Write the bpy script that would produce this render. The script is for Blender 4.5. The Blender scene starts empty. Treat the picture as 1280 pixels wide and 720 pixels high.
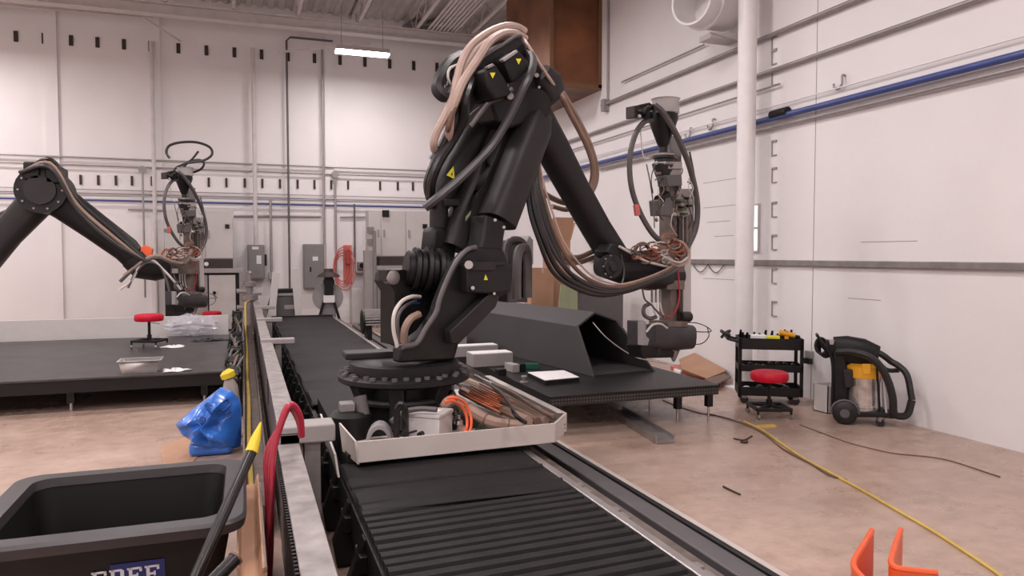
import bpy, bmesh, math, random
from mathutils import Vector, Matrix
random.seed(7)
SC = bpy.context.scene
COL = SC.collection

# ------------------------------------------------------------------ camera
F, CH = 930.0, 1.9
YAW, PIT = math.atan(335 / F), math.atan(42 / F)
cam_d = bpy.data.cameras.new('camera'); cam = bpy.data.objects.new('camera', cam_d); COL.objects.link(cam)
cam.location = (0, 0, CH)
cam.rotation_euler = (math.pi / 2 - PIT, 0, -YAW)
cam_d.sensor_width = 36; cam_d.lens = 36 * F / 1280; cam_d.clip_end = 200
SC.camera = cam
# ------------------------------------------------------------------ world and exposure
w = bpy.data.worlds.new('world'); SC.world = w; w.use_nodes = True
w.node_tree.nodes['Background'].inputs[0].default_value = (0.75, 0.82, 1, 1)
w.node_tree.nodes['Background'].inputs[1].default_value = 0.0
vs = SC.view_settings
vs.view_transform = 'Standard'; vs.look = 'None'; vs.gamma = 1; vs.use_curve_mapping = False
vs.exposure = 0.0
LAMP_W = 112.0
LAMP_COL = (1.0, 0.925, 0.92)

# ------------------------------------------------------------------ pixel helpers
def ray(px, py):
    u = (px - 640) / F; v = (360 - py) / F
    cy, sy, cp, sp = math.cos(YAW), math.sin(YAW), math.cos(PIT), math.sin(PIT)
    return Vector((sy * cp + u * cy + v * sy * sp, cy * cp - u * sy + v * cy * sp, -sp + v * cp))
def P(px, py, x=None, y=None, z=None):
    d = ray(px, py)
    t = (z - CH) / d.z if z is not None else (x / d.x if x is not None else y / d.y)
    return Vector((d.x * t, d.y * t, CH + d.z * t))
RB = Vector((1.25, 6.12, 0)); PH = math.radians(20)
RU = Vector((math.cos(PH), math.sin(PH), 0)); RW = Vector((-math.sin(PH), math.cos(PH), 0)); Z = Vector((0, 0, 1))
def R(px, py, c=0.0):                       # on the robot's arm plane, c metres beyond it
    d = ray(px, py); t = (RB.dot(RW) + c) / d.dot(RW)
    return Vector((d.x * t, d.y * t, CH + d.z * t))

# ------------------------------------------------------------------ materials
MATS = {}
def mat(name, col, rough=0.5, metal=0.0, var=0.12, scale=6.0, bump=0.0, bscale=60.0, spec=0.5, emit=None, alpha=None, trans=0.0, coat=0.0):
    m = bpy.data.materials.new(name); m.use_nodes = True; MATS[name] = m
    nt = m.node_tree; b = nt.nodes['Principled BSDF']
    tc = nt.nodes.new('ShaderNodeTexCoord')
    n = nt.nodes.new('ShaderNodeTexNoise'); n.inputs['Scale'].default_value = scale; n.inputs['Detail'].default_value = 5
    nt.links.new(tc.outputs['Object'], n.inputs['Vector'])
    r = nt.nodes.new('ShaderNodeValToRGB')
    r.color_ramp.elements[0].position = 0.3; r.color_ramp.elements[1].position = 0.7
    r.color_ramp.elements[0].color = tuple(c * (1 - var) for c in col) + (1,)
    r.color_ramp.elements[1].color = tuple(min(1, c * (1 + var)) for c in col) + (1,)
    nt.links.new(n.outputs['Fac'], r.inputs['Fac']); nt.links.new(r.outputs['Color'], b.inputs['Base Color'])
    b.inputs['Roughness'].default_value = rough; b.inputs['Metallic'].default_value = metal
    b.inputs['Specular IOR Level'].default_value = spec
    b.inputs['Coat Weight'].default_value = coat
    if bump:
        n2 = nt.nodes.new('ShaderNodeTexNoise'); n2.inputs['Scale'].default_value = bscale; n2.inputs['Detail'].default_value = 4
        nt.links.new(tc.outputs['Object'], n2.inputs['Vector'])
        bp = nt.nodes.new('ShaderNodeBump'); bp.inputs['Strength'].default_value = bump; bp.inputs['Distance'].default_value = 0.02
        nt.links.new(n2.outputs['Fac'], bp.inputs['Height']); nt.links.new(bp.outputs['Normal'], b.inputs['Normal'])
    if emit:
        b.inputs['Emission Color'].default_value = tuple(emit[:3]) + (1,); b.inputs['Emission Strength'].default_value = emit[3]
    if alpha is not None: b.inputs['Alpha'].default_value = alpha
    if trans: b.inputs['Transmission Weight'].default_value = trans
    return m
mat('wall', (0.82, 0.785, 0.79), 0.55, var=0.035, scale=0.7, bump=0.25, bscale=5)
mat('ceil', (0.55, 0.52, 0.51), 0.75, var=0.08, scale=2)
mat('steel_white', (0.62, 0.57, 0.56), 0.5, var=0.06)
mat('pipe_white', (0.82, 0.79, 0.79), 0.4, var=0.03)
mat('conduit', (0.36, 0.33, 0.33), 0.4, metal=0.45, var=0.08)
mat('conduit_dark', (0.13, 0.115, 0.12), 0.5, metal=0.3, var=0.1)
mat('blue_pipe', (0.055, 0.08, 0.25), 0.35, var=0.08)
mat('black', (0.0075, 0.0065, 0.0068), 0.45, var=0.2, scale=4, spec=0.35)
mat('black_rough', (0.015, 0.013, 0.0135), 0.62, var=0.25, scale=5, bump=0.15, spec=0.25)
mat('robot', (0.011, 0.0095, 0.010), 0.46, var=0.25, scale=3, bump=0.06, bscale=40, spec=0.35)
mat('robot_grey', (0.022, 0.0185, 0.0185), 0.5, var=0.2, scale=3, spec=0.35)
mat('rubber', (0.009, 0.008, 0.0085), 0.5, var=0.25)
mat('hose_black', (0.012, 0.0105, 0.011), 0.3, var=0.2)
mat('hose_grey', (0.10, 0.088, 0.088), 0.45, var=0.15)
mat('hose_dark', (0.038, 0.033, 0.036), 0.4, var=0.15)
mat('hose_tan', (0.30, 0.20, 0.155), 0.5, var=0.12)
mat('hose_brown', (0.15, 0.085, 0.06), 0.5, var=0.2)
mat('hose_pink', (0.46, 0.335, 0.29), 0.5, var=0.1)
mat('hose_red', (0.40, 0.025, 0.05), 0.32, var=0.15)
mat('orange_cable', (0.85, 0.13, 0.04), 0.4, var=0.06)
mat('orange_plastic', (0.80, 0.12, 0.035), 0.42, var=0.05)
mat('copper', (0.36, 0.10, 0.045), 0.4, var=0.2)
mat('wire_white', (0.6, 0.55, 0.52), 0.5)
mat('yellow', (0.72, 0.53, 0.02), 0.45, var=0.06)
mat('yellow_cord', (0.62, 0.43, 0.10), 0.5, var=0.1)
mat('label_yellow', (0.78, 0.70, 0.03), 0.5, var=0.03)
mat('amber_plastic', (0.75, 0.35, 0.02), 0.4, var=0.05)
mat('red_vinyl', (0.55, 0.008, 0.03), 0.4, var=0.06, spec=0.3)
mat('red', (0.38, 0.05, 0.045), 0.4, var=0.08)
mat('pinkred', (0.60, 0.15, 0.13), 0.5, var=0.1)
mat('grey_box', (0.22, 0.205, 0.205), 0.45, var=0.05)
mat('grey_lid', (0.30, 0.285, 0.285), 0.5, var=0.05)
mat('cab_white', (0.55, 0.52, 0.51), 0.45, var=0.03)
mat('cab_grey', (0.33, 0.30, 0.295), 0.45, var=0.05)
mat('paper', (0.78, 0.76, 0.76), 0.7, var=0.02)
mat('tray', (0.56, 0.50, 0.47), 0.45, var=0.05, scale=3)
mat('steel', (0.5, 0.47, 0.46), 0.42, metal=0.9, var=0.1)
mat('steel_dull', (0.30, 0.275, 0.27), 0.45, metal=0.5, var=0.15, scale=8)
mat('chrome', (0.7, 0.68, 0.67), 0.15, metal=1.0, var=0.04)
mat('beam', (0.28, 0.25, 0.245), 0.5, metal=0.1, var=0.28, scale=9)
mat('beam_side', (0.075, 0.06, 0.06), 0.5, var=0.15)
mat('brown_frame', (0.16, 0.125, 0.11), 0.5, metal=0.2, var=0.3, scale=9)
mat('cardboard', (0.43, 0.245, 0.155), 0.8, var=0.08, scale=3)
mat('wood_trim', (0.19, 0.10, 0.05), 0.8, var=0.1, scale=3)
mat('rust', (0.17, 0.060, 0.022), 0.45, var=0.45, scale=1.4)
mat('dark_brown', (0.035, 0.022, 0.018), 0.6, var=0.2)
mat('green', (0.01, 0.11, 0.07), 0.4, var=0.1)
mat('pale_green', (0.30, 0.33, 0.20), 0.6, var=0.08)
mat('olive', (0.09, 0.10, 0.05), 0.6, var=0.3, scale=12)
mat('panel_grey', (0.10, 0.092, 0.096), 0.5, var=0.08)
mat('mold', (0.042, 0.037, 0.039), 0.62, var=0.08, scale=2)
mat('bed_left', (0.045, 0.041, 0.041), 0.40, var=0.35, scale=3)
mat('blue_bag', (0.03, 0.16, 0.60), 0.28, var=0.2, scale=5, coat=0.4)
mat('blue_ink', (0.012, 0.04, 0.2), 0.4)
mat('blue_label', (0.012, 0.02, 0.12), 0.45)
mat('letter', (0.62, 0.62, 0.68), 0.5)
mat('plastic_clear', (0.62, 0.6, 0.66), 0.12, var=0.1, alpha=0.42, coat=0.5)
mat('hopper_clear', (0.42, 0.39, 0.38), 0.25, var=0.15, alpha=0.75)
mat('jug', (0.34, 0.30, 0.275), 0.45, var=0.05, alpha=0.9)
mat('lamp', (1, 1, 1), 0.5, emit=(1, 0.95, 0.93, 14))
mat('daylight', (1, 1, 1), 0.5, emit=(0.8, 0.9, 1.0, 3))
mat('glass', (0.8, 0.85, 0.9), 0.1, alpha=0.25)
mat('vac_tank', (0.62, 0.59, 0.57), 0.16, metal=0.75, var=0.25, scale=14)

def floor_mat():                             # worn sealed concrete: patches, streaks, fine specks
    m = bpy.data.materials.new('concrete'); m.use_nodes = True; MATS['concrete'] = m
    nt = m.node_tree; b = nt.nodes['Principled BSDF']; N = nt.nodes.new; L = nt.links.new
    tc = N('ShaderNodeTexCoord')
    def noise(sc, det, rough=0.6, stretch=None):
        n = N('ShaderNodeTexNoise'); n.inputs['Scale'].default_value = sc; n.inputs['Detail'].default_value = det; n.inputs['Roughness'].default_value = rough
        if stretch:
            mp = N('ShaderNodeMapping'); mp.inputs['Scale'].default_value = stretch; L(tc.outputs['Object'], mp.inputs[0]); L(mp.outputs[0], n.inputs['Vector'])
        else: L(tc.outputs['Object'], n.inputs['Vector'])
        return n
    def ramp(src, p0, c0, p1, c1):
        r = N('ShaderNodeValToRGB'); e = r.color_ramp.elements
        e[0].position = p0; e[0].color = c0 + (1,); e[1].position = p1; e[1].color = c1 + (1,); L(src, r.inputs[0]); return r
    n1 = noise(0.9, 8); n2 = noise(7, 6, 0.7); n3 = noise(3, 4, 0.6, (0.5, 2.2, 1))
    a = ramp(n1.outputs[0], 0.3, (0.42, 0.295, 0.238), 0.72, (0.53, 0.388, 0.322))
    c = ramp(n2.outputs[0], 0.28, (0.78, 0.75, 0.73), 0.6, (1, 1, 1))
    d = ramp(n3.outputs[0], 0.25, (0.84, 0.83, 0.82), 0.55, (1, 1, 1))
    def mul(p, q):
        x = N('ShaderNodeMix'); x.data_type = 'RGBA'; x.blend_type = 'MULTIPLY'; x.inputs[0].default_value = 1
        L(p, x.inputs[6]); L(q, x.inputs[7]); return x.outputs[2]
    L(mul(mul(a.outputs[0], c.outputs[0]), d.outputs[0]), b.inputs['Base Color'])
    rr = ramp(n1.outputs[0], 0.3, (0.2, 0.2, 0.2), 0.75, (0.42, 0.42, 0.42)); L(rr.outputs[0], b.inputs['Roughness'])
    b.inputs['Specular IOR Level'].default_value = 0.45
    bp = N('ShaderNodeBump'); bp.inputs['Strength'].default_value = 0.08; L(n2.outputs[0], bp.inputs['Height']); L(bp.outputs[0], b.inputs['Normal'])
floor_mat()
def perf_mat():                              # black sheet steel with a grid of small punched holes
    m = bpy.data.materials.new('perforated'); m.use_nodes = True; MATS['perforated'] = m
    nt = m.node_tree; b = nt.nodes['Principled BSDF']; N = nt.nodes.new; L = nt.links.new
    tc = N('ShaderNodeTexCoord'); sx = N('ShaderNodeSeparateXYZ'); L(tc.outputs['Object'], sx.inputs[0])
    def fr(o, s):
        a = N('ShaderNodeMath'); a.operation = 'MULTIPLY'; a.inputs[1].default_value = s; L(o, a.inputs[0])
        c = N('ShaderNodeMath'); c.operation = 'FRACT'; L(a.outputs[0], c.inputs[0])
        d = N('ShaderNodeMath'); d.operation = 'SUBTRACT'; d.inputs[1].default_value = 0.5; L(c.outputs[0], d.inputs[0])
        e = N('ShaderNodeMath'); e.operation = 'POWER'; e.inputs[1].default_value = 2; L(d.outputs[0], e.inputs[0]); return e.outputs[0]
    s = N('ShaderNodeMath'); s.operation = 'ADD'; L(fr(sx.outputs[0], 28), s.inputs[0]); L(fr(sx.outputs[2], 28), s.inputs[1])
    r = N('ShaderNodeValToRGB'); e = r.color_ramp.elements; e[0].position = 0.05; e[0].color = (0.10, 0.09, 0.085, 1); e[1].position = 0.08; e[1].color = (0.012, 0.011, 0.011, 1)
    L(s.outputs[0], r.inputs[0]); L(r.outputs[0], b.inputs['Base Color']); b.inputs['Roughness'].default_value = 0.4
perf_mat()

# ------------------------------------------------------------------ mesh builder
def V(*a): return Vector(a[0]) if len(a) == 1 else Vector(a)
def smooth_path(pts, n=6):
    pts = [Vector(p) for p in pts]
    if len(pts) < 3: return pts
    out = []; q = [2 * pts[0] - pts[1]] + pts + [2 * pts[-1] - pts[-2]]
    for i in range(1, len(q) - 2):
        p0, p1, p2, p3 = q[i - 1:i + 3]
        for k in range(n):
            t = k / n
            out.append(0.5 * ((2 * p1) + (p2 - p0) * t + (2 * p0 - 5 * p1 + 4 * p2 - p3) * t * t + (3 * p1 - p0 - 3 * p2 + p3) * t ** 3))
    return out + [pts[-1]]
class MB:
    def __init__(s): s.v = []; s.f = []
    def add(s, vs, fs):
        o = len(s.v); s.v += [Vector(v) for v in vs]; s.f += [tuple(i + o for i in f) for f in fs]; return s
    def box(s, x0, x1, y0, y1, z0, z1):
        return s.add([(x, y, z) for x in (x0, x1) for y in (y0, y1) for z in (z0, z1)],
                     [(0, 1, 3, 2), (4, 6, 7, 5), (0, 4, 5, 1), (2, 3, 7, 6), (0, 2, 6, 4), (1, 5, 7, 3)])
    def prism(s, pts, vec):
        pts = [Vector(p) for p in pts]; n = len(pts); vec = Vector(vec)
        return s.add(pts + [p + vec for p in pts], [tuple(range(n))[::-1], tuple(range(n, 2 * n))] + [(i, (i + 1) % n, n + (i + 1) % n, n + i) for i in range(n)])
    def bar(s, a, b, wd, ht, up=Z):          # rectangular bar from a to b
        a, b = Vector(a), Vector(b); d = (b - a).normalized(); sd = d.cross(Vector(up))
        if sd.length < 1e-4: sd = d.cross(Vector((1, 0, 0)))
        sd.normalize(); u = sd.cross(d)
        c = [a + sd * i * wd / 2 + u * j * ht / 2 for i, j in ((-1, -1), (1, -1), (1, 1), (-1, 1))]
        return s.prism(c, b - a)
    def cyl(s, a, b, r, r2=None, n=16):
        r2 = r if r2 is None else r2
        return s.loft([(a, r, r), (b, r2, r2)], n=n)
    def loft(s, secs, up=Z, n=16, p=2.0):     # sections (centre, half width, half depth): superellipse of exponent p
        cs = [Vector(q[0]) for q in secs]; vs = []
        for i, q in enumerate(secs):
            d = (cs[min(i + 1, len(cs) - 1)] - cs[max(i - 1, 0)]).normalized()
            sd = d.cross(Vector(up))
            if sd.length < 1e-3: sd = d.cross(Vector((0, 1, 0)))
            sd.normalize(); u = sd.cross(d)
            for k in range(n):
                t = 2 * math.pi * k / n; c_, s_ = math.cos(t), math.sin(t)
                vs.append(cs[i] + sd * q[1] * math.copysign(abs(c_) ** (2 / p), c_) + u * q[2] * math.copysign(abs(s_) ** (2 / p), s_))
        m = len(secs); fs = [tuple(range(n))[::-1], tuple(range((m - 1) * n, m * n))]
        for i in range(m - 1):
            fs += [(i * n + k, i * n + (k + 1) % n, (i + 1) * n + (k + 1) % n, (i + 1) * n + k) for k in range(n)]
        return s.add(vs, fs)
    def tube(s, pts, r, n=8, sm=6):
        pts = smooth_path(pts, sm) if sm else [Vector(p) for p in pts]
        t = (pts[1] - pts[0]).normalized(); nrm = t.orthogonal().normalized(); vs = []
        for i, p in enumerate(pts):
            t2 = (pts[min(i + 1, len(pts) - 1)] - pts[max(i - 1, 0)]).normalized()
            nrm = (nrm - t2 * nrm.dot(t2))
            nrm = nrm.normalized() if nrm.length > 1e-5 else t2.orthogonal().normalized()
            bn = t2.cross(nrm)
            for k in range(n):
                a = 2 * math.pi * k / n; vs.append(p + (nrm * math.cos(a) + bn * math.sin(a)) * r)
        m = len(pts); fs = [tuple(range(n))[::-1], tuple(range((m - 1) * n, m * n))]
        for i in range(m - 1): fs += [(i * n + k, i * n + (k + 1) % n, (i + 1) * n + (k + 1) % n, (i + 1) * n + k) for k in range(n)]
        return s.add(vs, fs)
    def lathe(s, c, prof, n=24, axis=Z):      # prof: (radius, height along axis)
        c = Vector(c); ax = Vector(axis).normalized(); e = ax.orthogonal().normalized(); g = ax.cross(e); vs = []
        for r, h in prof:
            for k in range(n):
                a = 2 * math.pi * k / n; vs.append(c + ax * h + (e * math.cos(a) + g * math.sin(a)) * max(r, 1e-4))
        m = len(prof); fs = [tuple(range(n))[::-1], tuple(range((m - 1) * n, m * n))]
        for i in range(m - 1): fs += [(i * n + k, i * n + (k + 1) % n, (i + 1) * n + (k + 1) % n, (i + 1) * n + k) for k in range(n)]
        return s.add(vs, fs)
    def grid(s, fn, nu, nv):
        return s.add([fn(i / nu, j / nv) for i in range(nu + 1) for j in range(nv + 1)],
                     [(i * (nv + 1) + j, (i + 1) * (nv + 1) + j, (i + 1) * (nv + 1) + j + 1, i * (nv + 1) + j + 1) for i in range(nu) for j in range(nv)])
    def build(s, name, m, parent=None, smooth=True, bev=0.0, thick=0.0, sub=0):
        me = bpy.data.meshes.new(name)
        base = Vector((0, 0, 0))
        if parent is None and s.v:            # origin at the thing's base
            xs = [v.x for v in s.v]; ys = [v.y for v in s.v]; zs = [v.z for v in s.v]
            base = Vector(((min(xs) + max(xs)) / 2, (min(ys) + max(ys)) / 2, min(zs)))
        me.from_pydata([tuple(v - base) for v in s.v], [], s.f); me.update()
        bm = bmesh.new(); bm.from_mesh(me); bmesh.ops.recalc_face_normals(bm, faces=bm.faces); bm.to_mesh(me); bm.free()
        me.materials.append(MATS[m])
        if smooth:
            me.polygons.foreach_set('use_smooth', [True] * len(me.polygons)); me.set_sharp_from_angle(angle=math.radians(38))
        o = bpy.data.objects.new(name, me); COL.objects.link(o); o.location = base
        if parent:
            o.parent = parent; o.matrix_parent_inverse = Matrix.Translation(-WLOC[parent.name])
        WLOC[o.name] = base + Vector((0, 0, 0))
        if thick:
            q = o.modifiers.new('thickness', 'SOLIDIFY'); q.thickness = thick; q.offset = 0
        if bev:
            q = o.modifiers.new('bevel', 'BEVEL'); q.width = bev; q.segments = 2; q.limit_method = 'ANGLE'; q.angle_limit = math.radians(40)
        if sub:
            q = o.modifiers.new('smooth', 'SUBSURF'); q.levels = sub; q.render_levels = sub
        return o
WLOC = {}
def tag(o, label=None, cat=None, group=None, kind=None):
    if label: o['label'] = label
    if cat: o['category'] = cat
    if group: o['group'] = group
    if kind: o['kind'] = kind
    return o
def thing(name, label, cat, loc, group=None):
    o = bpy.data.objects.new(name, None); COL.objects.link(o); o.location = loc; o.empty_display_size = 0.1
    WLOC[o.name] = Vector(loc); return tag(o, label, cat, group)
def bx(name, m, parent, x0, x1, y0, y1, z0, z1, bev=0.0):
    return MB().box(x0, x1, y0, y1, z0, z1).build(name, m, parent, bev=bev)
def hose(name, m, parent, pts, r, n=8, sm=6): return MB().tube(pts, r, n, sm).build(name, m, parent)
def kids(o): return [c for c in bpy.data.objects if c.parent == o]
def copy_tree(o, dv, parent=None, label=None, group=None, rot=0.0, about=None):
    c = o.copy(); COL.objects.link(c)
    if parent is None:
        c.location = o.location + Vector(dv); c.rotation_euler.z = rot
        if label: c['label'] = label
        if group: c['group'] = group
    else: c.parent = parent; c.matrix_parent_inverse = o.matrix_parent_inverse.copy()
    for k in kids(o): copy_tree(k, dv, c)
    return c
def rb(name, m, parent, outline, c0, c1, bev=0.012):   # robot-plane prism: outline in pixels seen at depth c0, thickness towards c1
    return MB().prism([R(x, y, c0) for x, y in outline], RW * (c1 - c0)).build(name, m, parent, bev=bev)

# ================================================================== ROOM
XR, YB, ZC, XL, YF = 7.0, 21.0, 8.4, -13.0, -5.0
tag(MB().box(XL, XR, YF, YB, -0.1, 0).build('floor', 'concrete'), kind='structure')
wr = tag(MB().box(XR, XR + 0.2, YF, YB, 0, ZC + 0.07).build('wall_right', 'wall'), kind='structure')
wbk = tag(MB().box(XL, XR + 0.2, YB, YB + 0.2, 0, ZC + 0.07).build('wall_back', 'wall'), kind='structure')
tag(MB().box(XL - 0.2, XL, YF, YB, 0, ZC + 0.07).build('wall_left', 'wall'), kind='structure')
tag(MB().box(XL - 0.2, XR + 0.2, YF - 0.2, YF, 0, ZC + 0.07).build('wall_front', 'wall'), kind='structure')
cm = MB()                                     # trapezoidal roof deck
x = XL; prof = []
while x < XR:
    prof += [(x, 0.0), (x + 0.1, 0.0), (x + 0.14, 0.06), (x + 0.24, 0.06)]; x += 0.28
prof = [(min(px, XR), pz) for px, pz in prof]
n = len(prof)
cm.add([(px, YF, ZC + pz) for px, pz in prof] + [(px, YB, ZC + pz) for px, pz in prof], [(i, i + 1, n + i + 1, n + i) for i in range(n - 1)])
ceil = tag(cm.build('ceiling', 'ceil', smooth=False), kind='structure')
bx('roof_slab', 'ceil', ceil, XL - .2, XR + .2, YF - .2, YB + .2, ZC + 0.07, ZC + 0.15)
# girder in front of the back wall
b0 = P(160, 17, y=19.8).z
zt = 7.78
g = MB(); g.box(XL, XR, 19.66, 19.94, zt + 0.06, zt + 0.09); g.box(XL, XR, 19.66, 19.94, zt - 0.19, zt - 0.16); g.box(XL, XR, 19.785, 19.815, zt - 0.16, zt + 0.06)
g.build('girder', 'steel_white', ceil)
for jx in [-12.3 + 1.52 * k for k in range(13)]:   # open-web joists
    j = MB(); j.box(jx - 0.05, jx + 0.05, YF, YB, ZC - 0.06, ZC - 0.01); j.box(jx - 0.04, jx + 0.04, YF, YB, ZC - 0.52, ZC - 0.48)
    yy = YF; k = 0
    while yy < YB - 0.5:
        j.bar((jx, yy, ZC - (0.03 if k % 2 else 0.5)), (jx, yy + 0.5, ZC - (0.5 if k % 2 else 0.03)), 0.025, 0.025); yy += 0.5; k += 1
    j.build('joist', 'steel_white', ceil)
for xa, xb, za, zb in ((-6.2, -2.0, 7.55, 7.74), (0.9, 3.3, 7.05, 7.6), (-2.2, -1.4, 7.6, 7.2)):
    MB().bar((xa, 20.1, za), (xb, 20.5, zb), 0.05, 0.05).build('brace', 'steel_white', ceil)
# pilasters and rows of small dark blocks on the back wall
for xa, xb in ((187, 204), (407, 418), (60, 76)):
    p0, p1 = P(xa, 250, y=YB - 0.05), P(xb, 250, y=YB - 0.05)
    bx('pilaster', 'wall', wbk, p0.x, p1.x, YB - 0.07, YB + 0.05, 0, ZC)
up = MB().box(-0.045, 0.045, -0.03, 0.0, -0.12, 0.12).build('wall_block', 'dark_brown', wbk)
up.matrix_parent_inverse = Matrix.Translation(-WLOC['wall_back'])
first = True
rows = [(x, 58 + (x - 188) * 0.0735) for x in (20, 55, 89, 122, 155, 188, 223, 258, 293, 327, 360, 393, 425, 456, 487, 517, 546)] + \
       [(x, 226 + (x - 165) * 0.02) for x in (56, 79, 101, 123, 145, 165, 190, 261, 283, 306, 328, 350, 372, 393, 414, 435, 475, 497, 516)]
for px, py in rows:
    o = up if first else up.copy()
    if not first: COL.objects.link(o)
    first = False
    hi = py < 120
    q = P(px, py, y=YB - (0.075 if 186 < px < 205 or 406 < px < 419 else 0.0))
    o.location = q; o.scale = (1 if hi else 0.62, 1, 1.05 if hi else 1.0)
# vertical seams of the right wall
for px in (1018,):
    q = P(px, 250, x=XR)
    bx('wall_joint', 'grey_lid', wr, XR - 0.004, XR + 0.01, q.y - 0.004, q.y + 0.004, 0, ZC)
for px, py, L in ((900, 226, 0.9), (900, 258, 0.9), (898, 277, 0.6), (900, 349, 0.9), (905, 295, 0.5), (1110, 302, 0.8), (1080, 374, 0.5), (770, 210, 0.8)):
    q = P(px, py, x=XR); bx('block_joint', 'cab_grey', wr, XR - 0.002, XR + 0.01, q.y - L / 2, q.y + L / 2, q.z - 0.004, q.z + 0.004)
# narrow window behind the round column
q0, q1 = P(949, 257, x=XR), P(938, 313, x=XR)
wn = thing('window_1', None, None, (XR, (q0.y + q1.y) / 2, q1.z)); tag(wn, kind='structure')
bx('pane', 'daylight', wn, XR - 0.012, XR + 0.01, q0.y, q1.y, q1.z, q0.z)
fr = MB()
for (ya, yb, za, zb) in ((q0.y - 0.03, q0.y, q1.z, q0.z), (q1.y, q1.y + 0.03, q1.z, q0.z), (q0.y - 0.03, q1.y + 0.03, q0.z, q0.z + 0.03), (q0.y - 0.03, q1.y + 0.03, q1.z - 0.03, q1.z), (q0.y, q1.y, (q0.z + q1.z) / 2 - 0.02, (q0.z + q1.z) / 2 + 0.02)):
    fr.box(XR - 0.03, XR + 0.01, ya, yb, za, zb)
fr.build('window_frame', 'cab_white', wn)

# ------------------------------------------------------------------ ceiling lights
NFX = [0]
def fixture(x, y, label, group, seen=False):
    NFX[0] += 1; ext_ = '' if seen else '_%d_offscreen' % NFX[0]
    t = thing('ceiling_light', label, 'light fixture', (x, y, 6.8), group)
    m = MB(); m.prism([(x - 0.65, y - 0.16, 6.83), (x - 0.65, y + 0.16, 6.83), (x - 0.65, y + 0.09, 6.95), (x - 0.65, y - 0.09, 6.95)], (1.3, 0, 0)); m.build('housing', 'steel_white', t)
    bx('diffuser' + ext_, 'lamp', t, x - 0.64, x + 0.64, y - 0.14, y + 0.14, 6.78, 6.83)
    for dx in (-0.5, 0.5): MB().cyl((x + dx, y, 6.95), (x + dx, y, ZC - 0.5), 0.008, n=6).build('hanger', 'conduit', t)
    ld = bpy.data.lights.new('tube_light' + ext_, 'AREA'); ld.shape = 'RECTANGLE'; ld.size = 1.28; ld.size_y = 0.28; ld.energy = LAMP_W; ld.color = LAMP_COL; ld.spread = math.radians(180)
    lo = bpy.data.objects.new('tube_light' + ext_, ld); COL.objects.link(lo); lo.parent = t; lo.location = (0, 0, -0.03)
FX = P(453, 67, z=6.8)
fixture(FX.x, FX.y, 'lit white strip light hanging before the back wall near the girder', None, True)
for fy in (FX.y - 5.4, FX.y - 10.8, FX.y - 16.2, FX.y - 20.5):
    for fx in (-9.8, -5.6, -1.4, FX.x):
        fixture(fx, fy, 'lit white strip light hanging over the machine hall', 'strip lights over the hall')
for fx in (-10.2, -6.3):
    fixture(fx, FX.y, 'lit white strip light hanging near the far end of the hall', 'strip lights by the back wall')

# ================================================================== BACK WALL: PIPES, PANELS, CABINETS
def pipe(name, m, pts, r, label, cat='pipe', group=None, n=10):
    return tag(MB().tube(pts, r, n, 0).build(name, m), label, cat, group)
YP = YB - 0.05
YH = YB - .105                                # level runs, clear of the pilasters
def hline(py, y=YH, x0=XL + .002, x1=XR - .002, at=312):
    z = P(at, py, y=y).z
    return [(x0, y, z), (x1, y, z)]
pipe('conduit', 'conduit', hline(205), 0.022, 'upper of two thin grey conduits high along the back wall', 'conduit')
pipe('conduit', 'conduit', hline(214), 0.022, 'lower of two thin grey conduits above the row of small dark wall blocks', 'conduit')
pipe('conduit', 'conduit', hline(242), 0.012, 'thinnest grey conduit just above the blue pipe on the back wall', 'conduit')
pipe('conduit', 'conduit', hline(246.5), 0.02, 'pale conduit between wire and blue pipe on the back wall', 'conduit')
pipe('air_pipe', 'blue_pipe', hline(254.5), 0.024, 'blue compressed air pipe along the back wall', 'air pipe')
pipe('conduit', 'conduit', [P(292, 270, y=YP), P(401, 270.5, y=YP)], 0.03, 'short thick grey conduit under the blue pipe above the disconnect box', 'conduit')
pipe('conduit', 'conduit', [P(160, 262, y=YH), P(205, 263, y=YH)], 0.025, 'short grey conduit behind the far hopper', 'conduit')
pipe('conduit', 'conduit', [P(425, 271, y=YP), P(458, 271, y=YP)], 0.025, 'short grey conduit beside the tall pale cabinet pair', 'conduit')
def vline(name, m, px, y0, y1, r, label, dy=None, cat='conduit'):
    dy = .130 + r
    q0, q1 = P(px, y0, y=YB - dy), P(px, y1, y=YB - dy)
    return pipe(name, m, [(q0.x, q0.y, q0.z), (q0.x, q0.y, q1.z)], r, label, cat)
t = thing('conduit', 'thin vertical conduit with round junction box behind far robot', 'conduit', P(178, 370, y=YB - .1))
q0, q1 = P(178, 212, y=YB - .155), P(178, 372, y=YB - .155)
MB().tube([q0, (q0.x, q0.y, q1.z)], 0.025, 8, 0).build('tube', 'conduit', t); MB().cyl(q0 + V(0, .025, 0), q0 - V(0, .05, 0), 0.09).build('junction_box', 'grey_lid', t)
vline('conduit', 'steel_white', 189, 52, 405, 0.05, 'thick pale vertical conduit running the full height behind far robot')
vline('conduit', 'steel_white', 316, 60, 307, 0.055, 'thick pale vertical conduit dropping into the grey disconnect box')
vline('conduit', 'conduit', 338, 250, 345, 0.035, 'grey conduit dropping to small outlet box beside the disconnect')
q0, q1 = P(358, 47, y=YB - .158), P(358, 372, y=YB - .158)
pipe('conduit', 'conduit_dark', [q0 + V(1.2, 0, .02), q0 + V(.1, 0, .02), q0 - V(0, 0, .08), (q0.x, q0.y, q1.z)], 0.028, 'dark vertical conduit with bent top on the back wall', 'conduit')
vline('conduit', 'conduit', 402.5, 60, 306, 0.03, 'thin vertical conduit along the edge of the wall pilaster')
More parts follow.
